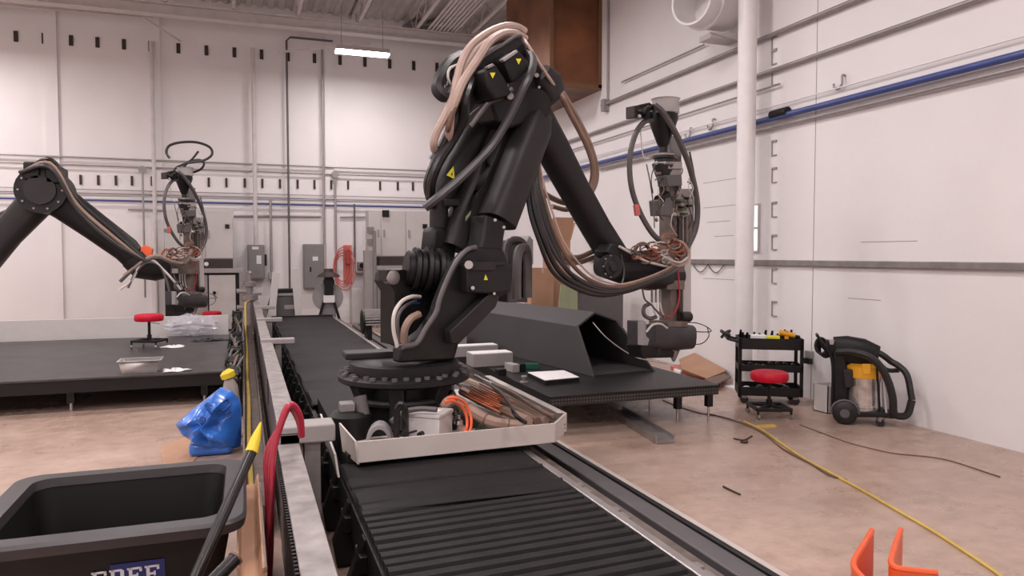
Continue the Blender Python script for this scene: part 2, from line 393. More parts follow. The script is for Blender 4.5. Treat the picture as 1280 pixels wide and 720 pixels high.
t = thing('conduit', 'vertical conduit with round junction box beside the grey breaker panel', 'conduit', P(419, 350, y=YB - .12))
q0, q1 = P(419, 218, y=YB - .158), P(419, 350, y=YB - .158)
MB().tube([q0, (q0.x, q0.y, q1.z)], 0.028, 8, 0).build('tube', 'conduit', t); MB().cyl(q0 + V(0, .03, 0), q0 - V(0, .05, 0), 0.1).build('junction_box', 'grey_lid', t)
vline('conduit', 'conduit_dark', 443, 255, 330, 0.025, 'dark air drop hanging from the blue pipe beside red hose reel')
# roof conduits in a row under the deck, ending at a grey trough
for k in range(8):
    xx = P(528 + k * 4.6, 41, y=20.4).x
    tag(MB().cyl((xx, 6, 7.90), (xx, 20.55, 7.90), 0.03, n=8).build('roof_conduit', 'steel_white'), 'pale roof conduit in the row of eight above the cable trough', 'conduit', 'roof conduits over the trough')
qa, qb = P(505, 38, y=20.6), P(565, 50, y=20.6)
t = thing('cable_trough', 'long grey cable trough under the roof conduits at the back wall', 'trough', (qa.x, 20.6, qb.z))
bx('trough_body', 'grey_box', t, qa.x, qb.x, 20.45, 20.8, qb.z, qb.z + 0.26); bx('lid', 'grey_lid', t, qa.x - .03, qb.x + .03, 20.43, 20.82, qb.z + .26, qb.z + .285)
for k in (0.25, 0.98):
    xx = qa.x + (qb.x - qa.x) * k; bx('bracket', 'conduit', t, xx - .03, xx + .03, 20.5, YB + .004, qb.z - .04, qb.z)
# disconnect box, breaker panel, outlet
def wallbox(name, m, x0, y0, x1, y1, dep, label, cat, dh=None):
    a, b = P(x0, y0, y=YB - dep), P(x1, y1, y=YB - dep)
    t = thing(name, label, cat, ((a.x + b.x) / 2, YB, b.z))
    bx('box_body', m, t, a.x, b.x, YB - dep, YB + .01, b.z, a.z, .01)
    bx('door', m, t, a.x + .03, b.x - .03, YB - dep - .02, YB - dep, b.z + .03, a.z - .03, .006)
    return t, a, b
t, a, b = wallbox('disconnect_box', 'grey_box', 309, 306, 331, 349, .3, 'grey electrical disconnect box with side lever on the back wall', 'switch box')
bx('side_lever', 'black', t, b.x, b.x + .06, YB - .26, YB - .2, a.z - .55, a.z - .25); bx('label_plate', 'paper', t, b.x - .2, b.x - .08, YB - .326, YB - .318, a.z - .5, a.z - .28); bx('warning_label', 'paper', t, a.x + .12, a.x + .28, YB - .326, YB - .318, a.z - .12, a.z - .05)
t, a, b = wallbox('breaker_panel', 'grey_box', 379, 305, 406, 361, .2, 'tall grey breaker panel with small white label on the wall', 'panel')
bx('label_plate', 'paper', t, a.x + .24, a.x + .38, YB - .226, YB - .218, a.z - .45, a.z - .34); bx('latch', 'black', t, a.x + .16, a.x + .2, YB - .24, YB - .218, a.z - .75, a.z - .62)
q = P(339, 345, y=YB - .06)
t = thing('outlet_box', 'small outlet box with plugged cord on the wall beside disconnect', 'outlet', (q.x, YB, q.z - .12))
bx('box_body', 'grey_lid', t, q.x - .07, q.x + .07, YB - .2, YB + .01, q.z - .1, q.z + .1, .01); hose('cord', 'hose_grey', t, [q + V(0, -.14, -.08), q + V(.02, -.18, -.4), q + V(-.12, -.2, -.9), q + V(-.2, -.2, -1.3)], .03)
# red hose reel
q = P(433, 330, y=YB - .2)
t = thing('hose_reel', 'red wall-hung bracket with coiled pale red air hose', 'hose reel', (q.x, YB, q.z - .7))
bx('back_plate', 'pinkred', t, q.x - .06, q.x + .16, YB - .1, YB + .01, q.z - .55, q.z + .52); bx('hanger', 'red', t, q.x - .02, q.x + .1, YB - .3, YB - .1, q.z, q.z + .4, .01)
for k in range(4):
    rr = .22 + .05 * k; hose('coil', 'pinkred', t, [(q.x - .12 + rr * math.cos(a_) * .8 + .02 * k, YB - .215 - .03 * k, q.z - .12 + rr * 1.6 * math.sin(a_)) for a_ in [i * math.pi / 6 for i in range(13)]], .016, 6, 3)
# white tall cabinets (twice), the machine bases below them
def tallcab(x0, x1, y0, y1, yw, dep, label, split, marks):
    a, b = P(x0, y0, y=yw), P(x1, y1, y=yw)
    t = thing('electrical_cabinet', label, 'cabinet', ((a.x + b.x) / 2, yw, b.z))
    bx('cabinet_body', 'cab_white', t, a.x, b.x, yw, yw + dep, b.z, a.z, .01)
    xs = [a.x] + [P(s_, y0, y=yw).x for s_ in split] + [b.x]
    for i in range(len(xs) - 1):
        d = bx('door', 'cab_white', t, xs[i] + .012, xs[i + 1] - .012, yw - .025, yw, b.z + .02, a.z - .02, .006)
        hx = xs[i] + .08 if i else xs[i + 1] - .08
        bx('handle', 'grey_lid', d, hx - .02, hx + .02, yw - .05, yw - .02, (a.z + b.z) / 2 - .1, (a.z + b.z) / 2 + .1)
    for (mx, my, s_, mt) in marks:
        m_ = P(mx, my, y=yw - .03); bx('switch', mt, t, m_.x - s_, m_.x + s_, yw - .06, yw - .02, m_.z - s_, m_.z + s_)
    return t, a, b
cabL = tallcab(205, 292, 261, 324, 19.9, .6, 'wide pale electrical cabinet with rotary switch standing on black unit', (256,), ((284, 283, .05, 'black'), (207, 288, .04, 'grey_box')))
cabR = tallcab(461, 541, 262, 321, 19.6, .6, 'pale two-door electrical cabinet behind the big robot', (476, 507), ((463, 288, .09, 'grey_box'), (482, 267, .09, 'black'), (531, 283, .06, 'black'), (463, 303, .09, 'grey_box')))
# left machine: black plinth, counter, door
yw = 19.7
t = thing('machine_cabinet', 'grey and black machine cabinet under the wide pale cabinet', 'cabinet', (P(250, 340, y=yw).x, yw, 0))
a, b = P(208, 323, y=yw), P(291, 336, y=yw); a.z = cabL[2].z
bx('control_strip', 'dark_brown', t, a.x, b.x, yw, yw + .7, b.z, a.z, .01)
kq = P(258, 330, y=yw); MB().cyl((kq.x, yw, kq.z), (kq.x, yw - .04, kq.z), .05).build('knob', 'paper', t)
a, b = P(205, 336, y=yw - .1), P(304, 341, y=yw - .1)
bx('counter', 'cab_grey', t, a.x, b.x, yw - .12, yw + .7, b.z, a.z, .01)
bx('frame', 'black', t, a.x, b.x - .1, yw, yw + .7, 0, b.z)
c0, c1 = P(243, 344, y=yw - .03), P(260, 392, y=yw - .03); bx('side_panel', 'cab_grey', t, c0.x, c1.x, yw - .04, yw, .05, c0.z)
c0, c1 = P(261, 344, y=yw - .03), P(295, 392, y=yw - .03); d = bx('door', 'cab_white', t, c0.x, c1.x, yw - .05, yw, .05, c0.z, .006)
kq = P(268, 366, y=yw - .05); MB().cyl((kq.x, yw - .04, kq.z), (kq.x, yw - .09, kq.z), .04).build('door_knob', 'black', d)
# right machine behind the robot
yw = 19.3
t = thing('machine_cabinet', 'black-framed machine cabinet under the two-door pale cabinet', 'cabinet', (P(500, 340, y=yw).x, yw, 0))
a, b = P(474, 321, y=yw), P(545, 332, y=yw); a.z = cabR[2].z; bx('control_strip', 'dark_brown', t, a.x, b.x, yw, yw + .8, b.z, a.z)
kq = P(507, 327, y=yw); MB().cyl((kq.x, yw, kq.z), (kq.x, yw - .05, kq.z), .06).build('knob', 'paper', t)
a2, b2 = P(470, 332, y=yw), P(548, 336, y=yw); bx('counter', 'cab_grey', t, a2.x, b2.x, yw - .15, yw + .8, b2.z, a2.z)
bx('carcass', 'black', t, a.x, b.x, yw + .1, yw + .8, 0, b2.z)
for px in (468, 472.5, 546):
    q = P(px, 340, y=yw); bx('post', 'grey_box', t, q.x - .04, q.x + .04, yw - .1, yw, 0, b.z + .9 if px < 470 else b.z)
c0, c1 = P(475, 356, y=yw), P(491, 392, y=yw); bx('door', 'cab_grey', t, c0.x, c1.x, yw + .02, yw + .1, .1, c0.z)
bx('side_box', 'cab_grey', t, P(456, 320, y=yw).x, P(469, 320, y=yw).x, yw + .02, yw + .27, P(460, 395, y=yw).z, P(460, 313, y=yw).z)
# small white wall cabinet and meter beside hose reel
t = thing('wall_meter', 'small grey meter on a white box below the air drop', 'meter', P(452, 345, y=YB - .1))
q = P(452, 332, y=YB - .2); bx('meter', 'grey_box', t, q.x - .1, q.x + .1, YB - .25, YB + .01, q.z - .1, q.z + .1, .01)
MB().cyl((q.x, YB - .25, q.z), (q.x, YB - .28, q.z), .07).build('dial', 'black', t); bx('shelf', 'cab_grey', t, q.x - .16, q.x + .2, YB - .3, YB + .01, q.z - .2, q.z - .15)
hose('drop_hose', 'hose_grey', t, [q + V(.05, -.1, -.2), q + V(.2, -.1, -.35), q + V(.3, -.1, -.6), q + V(.3, -.1, -1.0)], .025)
a, b = P(440, 360, y=20.5), P(458, 395, y=20.5)
t = thing('floor_cabinet', 'plain white cabinet standing below the wall meter', 'cabinet', ((a.x + b.x) / 2, 20.5, 0)); bx('cabinet_body', 'cab_white', t, a.x, b.x, 20.5, 20.95, 0, a.z, .01); bx('door', 'cab_white', t, a.x + .02, b.x - .02, 20.48, 20.5, .05, a.z - .05); 

# ================================================================== RIGHT WALL
XP = XR - 0.05
def rline(name, m, pa, pb, r, label, off=0.06, cat='conduit', ext=(YF + .2, None)):
    a, b = P(*pa, x=XR - off), P(*pb, x=XR - off); z = (a.z + b.z) / 2
    y0 = ext[0] if ext[0] is not None else min(a.y, b.y); y1 = ext[1] if ext[1] is not None else max(a.y, b.y)
    return tag(MB().tube([(XR - off, y0, z), (XR - off, y1, z)], r, 10, 0).build(name, m), label, cat), z
rline('conduit', 'conduit', (752, 133), (920, 61), .032, 'topmost thick grey conduit along the right wall')
_, zc2 = rline('conduit', 'conduit', (850, 128), (1120, 35), .03, 'second thick grey conduit along the right wall', ext=(YF + .2, YB - .1))
rline('conduit', 'conduit', (848, 145), (975, 105), .014, 'thin grey conduit ending beside the round column', ext=(None, 16))
rline('conduit', 'pipe_white', (870, 163), (1120, 85), .01, 'thin white wire line just above the blue pipe on right wall', ext=(YF + .2, 18))
rline('air_pipe', 'blue_pipe', (860, 180), (1120, 101), .042, 'blue compressed air pipe along the right wall', .1, 'air pipe', ext=(YF + .2, YB - .1))
rline('conduit', 'conduit', (870, 183), (1120, 121), .022, 'grey conduit just below the blue pipe on right wall', ext=(YF + .2, 14))
rline('conduit', 'conduit', (800, 93), (880, 55), .015, 'thin grey conduit under the white round duct', ext=(None, 13))
q = P(752, 133, x=XR - .08); tag(MB().box(q.x - .05, XR + .005, q.y - .19, q.y - .05, q.z - .12, q.z + .12).build('junction_box', 'grey_lid', bev=.01), 'small grey junction box ending the topmost conduit', 'junction box')
q = P(755, 133, x=XR - .05); tag(MB().cyl((XR - .04, q.y - .13, q.z + .1), (XR - .04, q.y - .13, ZC - .02), .02, n=8).build('conduit', 'conduit'), 'thin vertical conduit rising beside the brown duct box', 'conduit')
# surface rail at eye level
q = P(1000, 329, x=XR); tag(MB().box(XR - .05, XR + .005, YF + .2, 14.5, q.z - .04, q.z + .04).build('wall_rail', 'steel_dull', bev=.008), 'grey steel rail running level along the right wall', 'rail')
# coupling on the blue pipe
a, b = P(985, 139, x=XR - .1), P(965, 141, x=XR - .1); tag(MB().cyl(a, (a.x, b.y, a.z), .065, n=12).build('pipe_coupling', 'black'), 'black coupling on the blue pipe beside the column', 'coupling')
# J hooks
for px, py in ((1048, 106), (888, 158), (860, 169)):
    q = P(px, py, x=XR - .05)
    tag(MB().tube([q + V(.05, -.06, .1), q + V(0, -.06, .1), q + V(0, -.06, 0), q + V(0, 0, -.05), q + V(0, .07, -.02), q + V(0, .08, .03)], .015, 6, 4).build('wall_hook', 'conduit'), 'small grey J hook above the blue pipe on right wall', 'hook', 'hooks on the right wall')
# column of empty channel clips
for py in (55, 71, 97, 185, 219, 262, 303, 345, 386):
    q = P(967, py, x=XR - .02); s_ = 15 * 9 / 930 / 1.15
    m = MB(); hh = .1; ww = .05
    m.box(XR - .02, XR + .004, q.y - ww, q.y + ww, q.z + hh - .015, q.z + hh + .01); m.box(XR - .02, XR + .004, q.y + ww - .01, q.y + ww, q.z - hh, q.z + hh); m.box(XR - .02, XR + .004, q.y - ww, q.y + ww, q.z - hh - .006, q.z - hh + .006)
    tag(m.build('channel_clip', 'cab_grey'), 'small pressed metal clip in the upright row behind the column', 'clip', 'clips on the right wall')
# outlet with plug
q = P(1012, 446, x=XR - .02)
t = thing('outlet_box', 'small outlet box with plug low on the right wall behind cart', 'outlet', (XR, q.y, q.z - .08)); bx('box_body', 'grey_lid', t, XR - .06, XR + .004, q.y - .06, q.y + .06, q.z - .08, q.z + .08, .008); bx('plug', 'black', t, XR - .12, XR - .06, q.y - .1, q.y + .02, q.z - .08, q.z - .01)
# hanging wire below the rail
q0, q1 = P(866, 330, x=XR - .03), P(905, 330, x=XR - .03)
pts = []
for k in range(13):
    f_ = k / 12; pts.append((XR - .03, q0.y + (q1.y - q0.y) * f_, q0.z - .13 * abs(math.sin(f_ * 2 * math.pi))))
pipe('loose_wire', 'hose_grey', pts, .008, 'thin loose wire sagging from the wall rail beside the print head', 'wire', n=6)
# round column
a, b = P(919.5, 200, x=6.62), P(945.5, 200, x=6.62); cx_, cy_ = 6.62, (a.y + b.y) / 2
t = thing('round_column', 'white round steel column standing before the right wall', 'column', (cx_, cy_, 0)); MB().cyl((cx_, cy_, .02), (cx_, cy_, ZC - .02), .128, n=32).build('shaft', 'pipe_white', t); bx('base_plate', 'pipe_white', t, cx_ - .18, cx_ + .18, cy_ - .18, cy_ + .18, 0, .025)
# white horn-shaped round duct at the column
q = P(862, 10, x=5.95)
t = thing('round_duct', 'white round duct end projecting from the right wall beside column', 'duct', (6.5, q.y, q.z - .35))
c0 = P(866, 2, x=6.1); ax = V(-1, -.42, -.06).normalized()
MB().lathe(c0, [(.30, -.85), (.32, -.5), (.32, -.30), (.36, -.29), (.36, -.24), (.33, -.23), (.33, .05), (.30, .05), (.30, -.5), (.0, -.5)], 32, ax).build('duct', 'pipe_white', t)
bx('bracket', 'steel_white', t, c0.x + .38, XR + .01, c0.y + .1, c0.y + .4, c0.z - .44, c0.z - .36, .01)
MB().prism([(XR, c0.y + .05, c0.z - .36), (XR, c0.y + .05, max(c0.z - .8, 5.04)), (c0.x + .35, c0.y + .05, c0.z - .38)], (0, .05, 0)).build('gusset', 'steel_white', t)
# brown box enclosing a duct at the wall
t = thing('brown_duct_box', 'brown wooden box boxed around duct high on the right wall', 'duct box', (6.5, 15.2, 5.55))
x0, x1, y0, y1, z0 = P(688, 50, y=14).x, XR, 14.0, 16.6, P(720, 108, y=14).z
bx('front_panel', 'rust', t, x0, x1 + .005, y0, y0 + .05, z0, 7.8); bx('side_panel', 'rust', t, x0, x0 + .05, y0 + .05, y1, z0, 7.8); bx('back_panel', 'rust', t, x0, x1 + .005, y1, y1 + .05, z0, 7.8); bx('bottom_panel', 'rust', t, x0, x1 + .005, y0 + .02, y1, z0 - .03, z0)
for (xa, xb, za, zb) in ((x0 - .02, x0 + .06, z0, 7.8), (x1 - .07, x1 + .005, z0, 7.8), (x0, x1 + .005, z0 - .04, z0 + .07)): bx('trim_board', 'wood_trim', t, xa, xb, y0 - .03, y0, za, zb)
# grey carton by the vacuum
q = P(1028, 515, z=0); bx_ = thing('steel_bin', 'small grey open bin on the floor between cart and vacuum', 'bin', (6.64, 7.12, 0))
m = MB()
for (xa, xb, ya, yb) in ((6.52, 6.53, 7.0, 7.24), (6.75, 6.76, 7.0, 7.24), (6.52, 6.76, 7.0, 7.01), (6.52, 6.76, 7.23, 7.24)): m.box(xa, xb, ya, yb, 0, .33)
m.build('walls', 'cab_white', bx_); bx('bottom', 'cab_white', bx_, 6.52, 6.76, 7, 7.24, 0, .01)

# ================================================================== LINEAR RAIL
RX0, RX1, RZ = 0.60, 1.90, 0.45
t = thing('linear_rail', 'long floor-mounted robot rail with black bellows covers and steel side ledge', 'rail', (1.6, 8, 0))
bx('rail_frame', 'black_rough', t, RX0 + .03, RX1 - .02, .6, 17.7, 0.06, RZ - .09)
bx('foot_plate', 'steel_dull', t, RX0 + .1, RX1 - .1, .6, 17.7, 0, .06)
bx('steel_ledge', 'steel', t, RX1 + .03, RX1 + .085, .6, 18.2, .30, RZ - .01, .006)
bx('ledge_inner', 'black', t, RX1 - .02, RX1 + .03, .6, 17.7, .2, RZ - .05)
bx('guide_band', 'brown_frame', t, RX1 + .085, RX1 + .25, .6, 18.2, .12, .36, .006)
bx('gear_strip', 'steel_dull', t, RX1 + .15, RX1 + .17, .6, 18.2, .355, .375)
bx('slot_floor', 'black', t, RX1 + .25, RX1 + .56, .6, 18.2, .0, .09)
bx('cable_channel', 'panel_grey', t, RX1 + .54, RX1 + .69, .6, 18.2, .0, .20, .01)
bx('channel_rim', 'black', t, RX1 + .69, RX1 + .73, .6, 18.2, 0, .215, .006)
bx('edge_strip', 'tray', t, RX1 + .73, RX1 + 1.09, 3.42, 18.2, 0, .012)
for yy in (3.75, 4.25, 2.9): 
    m = MB().box(RX1 + .1, RX1 + .18, yy, yy + .1, .355, .385); m.box(RX1 + .12, RX1 + .17, yy + .1, yy + .16, .355, .40); m.build('rail_clamp', 'steel_dull', t, bev=.006)
# side brackets on the left of the rail
y_ = 1.4
while y_ < 17.4:
    m = MB(); m.prism([(RX0 + .03, y_, .42), (RX0 - .03, y_, .40), (RX0 - .12, y_, .16), (RX0 - .1, y_, .02), (RX0 + .03, y_, .02)], (0, .09, 0)); m.box(RX0 - .06, RX0 + .02, y_ - .05, y_ + .14, .24, .33)
    m.build('side_bracket', 'black', t, bev=.006); y_ += .62
bx('left_skirt', 'black', t, RX0 - .02, RX0 + .03, .6, 17.7, .2, RZ - .04, .006)
# bellows: pleated near part, stretched cover before and behind the carriage
y_ = 0.7; k = 0; SK = -.05
fold = None
while y_ < 4.18:
    if fold is None:
        prof_ = [(0, -.05), (.012, -.02), (.02, .0), (.05, .006), (.08, -.002), (.088, -.02), (.096, -.05)]
        m = MB(); m.add([(0 if s_ == 0 else RX1 - RX0, a_ + (0 if s_ == 0 else -SK * 1.5), b_) for s_ in (0, 1) for a_, b_ in prof_],
                        [tuple(range(7))[::-1], tuple(range(7, 14))] + [(i, i + 1, 8 + i, 7 + i) for i in range(6)] + [(0, 7, 13, 6)])
        fold = m.build('bellows_fold', 'black_rough', t); fold.location = (RX0, y_, RZ)
    else:
        o = fold.copy(); COL.objects.link(o); o.location = (RX0, y_, RZ + random.uniform(-.004, .004)); o.rotation_euler.z = random.uniform(-.004, .004)
    y_ += 0.1; k += 1
def sheet(y0, y1, waves, amp):
    m = MB(); ny = max(8, int((y1 - y0) * 12)); sec = [(-.0, -.1), (.0, -.015), (.015, 0), (.33, .004), (.65, .006), (.97, .004), (1.285, 0), (1.3, -.015), (1.3, -.1)]
    m.grid(lambda u, v: (RX0 + sec[int(round(v * 8))][0], y0 + (y1 - y0) * u, RZ + sec[int(round(v * 8))][1] + (amp * math.sin((y0 + (y1 - y0) * u) * waves + .6 * math.sin(3 * v)) if 1 < v * 8 < 7 else 0)), ny, 8)
    return m
sheet(4.14, 5.165, 9.0, .006).build('bellows_cover', 'black_rough', t, thick=.012)
sheet(7.335, 17.7, 5.0, .008).build('bellows_cover', 'black_rough', t, thick=.012)
bx('end_plate', 'black', t, RX0 - .03, RX1 + .03, 17.66, 17.74, .05, RZ + .05, .01)
for yy in (4.28, 4.62): MB().cyl((RX0, yy, RZ - .002), (RX1, yy + .05, RZ - .002), .022, n=10).build('cover_rib', 'black_rough', t)

# ================================================================== LEFT GUIDE BEAM
t = thing('guide_beam', 'long steel guide beam with toothed rack standing beside the rail', 'beam', (.26, 8, 0))
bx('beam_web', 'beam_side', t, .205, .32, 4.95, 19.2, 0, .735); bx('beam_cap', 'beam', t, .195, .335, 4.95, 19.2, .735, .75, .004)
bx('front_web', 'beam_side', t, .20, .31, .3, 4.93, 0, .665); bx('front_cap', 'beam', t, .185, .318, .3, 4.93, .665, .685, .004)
m = MB(); y_ = .4
while y_ < 4.9: m.box(.168, .19, y_, y_ + .018, .635, .672); y_ += .04
m.box(.18, .2, .3, 4.93, .60, .66); tag(m.build('gear_rack', 'black', t), kind='stuff')
bx('joint_block', 'cab_grey', t, .185, .55, 4.95, 5.16, .67, .79, .012); bx('joint_post', 'steel_dull', t, .355, .455, 4.98, 5.13, 0, .67)
for yy in (10.2, 13.6, 16.8):
    bx('cross_bar', 'cab_grey', t, .19, .62, yy, yy + .16, .72, .79, .01); bx('bar_post', 'steel_dull', t, .37, .45, yy + .03, yy + .13, 0, .72)
for yy in (7.5, 11.5, 15.0): bx('splice_plate', 'beam_side', t, .193, .2, yy, yy + .25, .45, .7)
# cable tray left of the beam with yellow hose
t = thing('cable_tray', 'narrow brown metal cable tray on the floor left of beam', 'tray', (.05, 10, 0))
bx('tray_bottom', 'brown_frame', t, -.02, .14, 5.25, 18.8, 0, .2); bx('tray_side', 'brown_frame', t, -.03, -.015, 5.25, 18.8, 0, .30); bx('tray_side', 'brown_frame', t, .13, .145, 5.25, 18.8, 0, .30)
yp = [(.10, 18.9, .78), (.02, 18.6, .75), (.015, 18.0, .5), (.02, 16.5, .26), (.03, 14, .23), (.02, 11, .23), (.03, 9, .23), (.02, 7, .23), (.025, 5.6, .24), (.03, 5.0, .4), (.05, 4.86, .3), (.06, 4.8, .05)]
tag(MB().tube(yp, .022, 8).build('yellow_hose', 'yellow_cord'), 'yellow air hose running along the cable tray beside the beam', 'hose')
# dark energy chain between left bed and beam
t = thing('energy_chain', 'dark jumbled energy chain with cables beside the far bed', 'cable chain', (-.14, 12, 0))
ln = None
for k in range(46):
    yy = 9.2 + k * .16; zz = .40 + .08 * math.sin(k * .9) + (.25 * max(0, (k - 34) / 12))
    if ln is None:
        m = MB().box(-.07, .07, -.07, .07, -.05, .05); m.box(-.09, -.07, -.09, .09, -.07, .07); m.box(.07, .09, -.09, .09, -.07, .07); ln = m.build('chain_link', 'black', t, bev=.01); o = ln
    else: o = ln.copy(); COL.objects.link(o)
    o.location = (-.145 + .006 * math.sin(k * 2.1), yy, zz); o.rotation_euler = (.2 * math.sin(k), .06 * math.cos(k * 1.7), .04 * math.sin(k * 3))
for k in range(5):
    hose('cable', ('hose_black', 'hose_grey', 'olive', 'hose_brown', 'hose_grey')[k], t, [(-.2 + .03 * k + .05 * math.sin(i * 1.7 + k), 9.1 + i * .75, .47 + .06 * math.sin(i * 2.3 + k) + (.05 * max(0, i - 6))) for i in range(11)], .018, 6)
bx('support', 'black', t, -.2, -.06, 9.2, 16.6, 0, .36)
# pneumatic valve stack at beam's far end
t = thing('valve_stack', 'upright metal valve stack at the far end of beam', 'valve', (.1, 19.3, 0))
MB().lathe((.12, 19.4, 0), [(.12, 0), (.12, .75), (.2, .78), (.2, .9), (.09, .92), (.09, 1.1), (.16, 1.12), (.16, 1.22), (.06, 1.25), (.07, 1.45), (.03, 1.5)], 14).build('valve_body', 'steel_dull', t)
for dx, zz in ((-.3, 1.0), (-.3, .6), (.28, .95)): MB().cyl((.12, 19.4, zz), (.12 + dx, 19.4, zz), .06, n=10).build('port', 'cab_grey', t)

# ================================================================== FAR END OF THE RAIL
# leaning white bars with grey box between
t = thing('grey_carrier_box', 'dark grey label box between two leaning white bars', 'box', (P(357, 380, y=18.6).x, 18.6, 0))
a, b = P(346, 370, y=18.6), P(369, 400, y=18.6); bx('box_body', 'panel_grey', t, a.x, b.x, 18.6, 19.1, 0, a.z, .02); bx('box_lid', 'grey_lid', t, a.x - .03, b.x + .03, 18.57, 19.13, a.z, a.z + .06, .01); bx('lid_rim', 'black', t, a.x, b.x, 18.6, 19.1, a.z + .06, a.z + .16); bx('label_plate', 'cab_grey', t, a.x + .17, a.x + .42, 18.585, 18.6, a.z - .32, a.z - .22)
for (pa, pb, lab) in (((345, 340), (337, 402), 'white bar leaning left of the dark grey label box'), ((368, 335), (375, 402), 'white bar leaning right of the dark grey label box')):
    a, b = P(*pa, y=18.45), P(*pb, y=18.35); b.z = 0.0; tag(MB().bar(a, b, .16, .05, (0, 1, 0)).build('leaning_bar', 'cab_white', bev=.008), lab, 'bar')
# spool on stand
q = P(411, 372, y=18.4)
t = thing('wire_spool', 'grey wire spool disc on black A-frame stand with hooded top', 'spool', (q.x, 18.4, 0))
MB().cyl(q + V(0, .12, 0), q + V(0, .16, 0), .36, n=32).build('spool_disc', 'grey_lid', t); MB().cyl(q + V(0, .3, 0), q + V(0, .34, 0), .36, n=32).build('spool_disc', 'grey_lid', t); MB().cyl(q + V(0, .16, 0), q + V(0, .3, 0), .2, n=20).build('spool_core', 'hose_grey', t)
for s_ in (-1, 1): MB().bar(q + V(s_ * .12, 0, -.1), V(q.x + s_ * .34, 18.4, 0), .06, .06).build('leg', 'black', t)
bx('stand_plate', 'grey_box', t, q.x - .17, q.x + .17, 18.42, 18.46, 0.05, q.z - .12); bx('bracket_block', 'paper', t, q.x - .13, q.x + .13, 18.3, 18.4, q.z - .12, q.z + .06, .01); bx('neck', 'black', t, q.x - .1, q.x + .1, 18.3, 18.5, q.z + .06, q.z + .5)
MB().cyl(q + V(0, -.12, .38), q + V(0, .0, .38), .13).build('guide_wheel', 'black', t); MB().lathe(q + V(0, 0, .5), [(.28, 0), (.25, .05), (.12, .12), (.1, .2), (.0, .2)], 16).build('hood', 'dark_brown', t)
# slatted drag chain beyond the robot
t = thing('drag_chain', 'grey slatted drag chain loop standing beyond the turntable', 'cable chain', P(466, 404, y=13.6))
t.location.z = 0; WLOC[t.name] = t.location.copy()
yc = 13.6; c = P(466, 402, y=yc)
for k in range(9):
    a_ = math.radians(100 - k * 14); pz = c.z + .2 * math.sin(a_) ; py_ = yc - .2 * math.cos(a_) - k * .012
    bx('slat', 'cab_grey', t, c.x - .17, c.x + .17, py_, py_ + .03, pz, pz + .025)
for s_ in (-1, 1):
    MB().cyl((c.x + s_ * .185 - .015, yc, c.z), (c.x + s_ * .185 + .015, yc, c.z), .22, n=20).build('side_plate', 'black', t)
bx('chain_base', 'black', t, RX1 + .18, RX1 + .25, yc - .2, yc + .2, .355, c.z)
MB().cyl((c.x - .19, yc, c.z), (c.x + .19, yc, c.z), .05, n=14).build('chain_axle', 'black', t)

# ================================================================== ROBOT CARRIAGE TRAY
t = thing('carriage_tray', 'off-white sheet metal tray skirting the robot carriage on the rail', 'tray', (1.5, 6, .5))
z0, z1 = .5, .645; A = [(.70, 5.0), (2.16, 5.06), (2.385, 5.36), (2.385, 7.3)]
bx('carriage_plate', 'black_rough', t, RX0 + .05, RX1 + .1, 5.15, 7.35, RZ - .095, .52)
MB().prism([(x_, y_, .507) for x_, y_ in A] + [(1.95, 7.3, .507), (1.95, 5.6, .507), (.70, 5.6, .507)], (0, 0, .0145)).build('tray_floor', 'tray', t)
for i in range(3):
    (xa, ya), (xb, yb) = A[i], A[i + 1]; nm = ('front_rim', 'corner_rim', 'side_rim')[i]
    d = Vector((xb - xa, yb - ya, 0)).normalized(); nn = Vector((d.y, -d.x, 0)) * .008
    m = MB().prism([Vector((xa, ya, z0)) - nn, Vector((xa, ya, z0)) + nn, Vector((xb, yb, z0)) + nn, Vector((xb, yb, z0)) - nn], (0, 0, z1 - z0))
    if i == 2: m.box(2.33, 2.385, 5.40, 7.3, z1 - .012, z1)
    m.build(nm, 'tray', t, bev=.003)
MB().prism([(.70, 5.0, .49), (.64, 5.34, .5), (.62, 5.36, .70), (.685, 5.04, .64)], (.012, 0, 0)).build('end_plate', 'tray', t)
MB().prism([(.565, 4.98, .42), (.565, 5.98, .5), (.545, 5.98, .645), (.545, 5.0, .57)], (.014, 0, 0)).build('left_apron', 'tray', t)
for (px, py) in ((686, 541), (695, 535), (692, 545), (700, 530)):
    q = P(px, py, y=5.2); q = Vector((2.27, 5.2, q.z)); MB().cyl(q + V(.02, -.018, 0), q + V(.03, -.026, 0), .006, n=6).build('rivet', 'grey_box', t)

# ================================================================== ROBOT
rob = thing('robot_arm', 'large black six-axis industrial robot with hoses on the rail carriage', 'robot', (1.25, 6.12, .52))
cx, cy = RB.x, RB.y
MB().lathe((cx, cy, .52), [(.37, 0), (.37, .03), (.33, .06), (.32, .3), (.42, .36)], 28).build('pedestal', 'robot', rob)
for a_ in (250, 200, 300, 20, 110):
    d = Vector((math.cos(math.radians(a_)), math.sin(math.radians(a_)), 0)); c_ = Vector((cx, cy, 0))
    m = MB(); sd = Vector((-d.y, d.x, 0)) * .06
    m.prism([c_ + d * .3 + Z * .52 - sd, c_ + d * .46 + Z * .52 - sd, c_ + d * .42 + Z * .7 - sd, c_ + d * .50 + Z * .88 - sd, c_ + d * .3 + Z * .88 - sd], sd * 2); m.build('pedestal_leg', 'robot_grey', rob, bev=.015)
MB().tube([(cx + .40 * math.cos(math.radians(a_)), cy + .40 * math.sin(math.radians(a_)), .72) for a_ in range(205, 360, 8)], .03, 8, 0).build('pedestal_brace', 'robot_grey', rob)
MB().lathe((cx, cy, .86), [(.52, 0), (.545, .015), (.545, .05), (.52, .065), (.3, .065)], 48).build('base_flange', 'robot', rob)
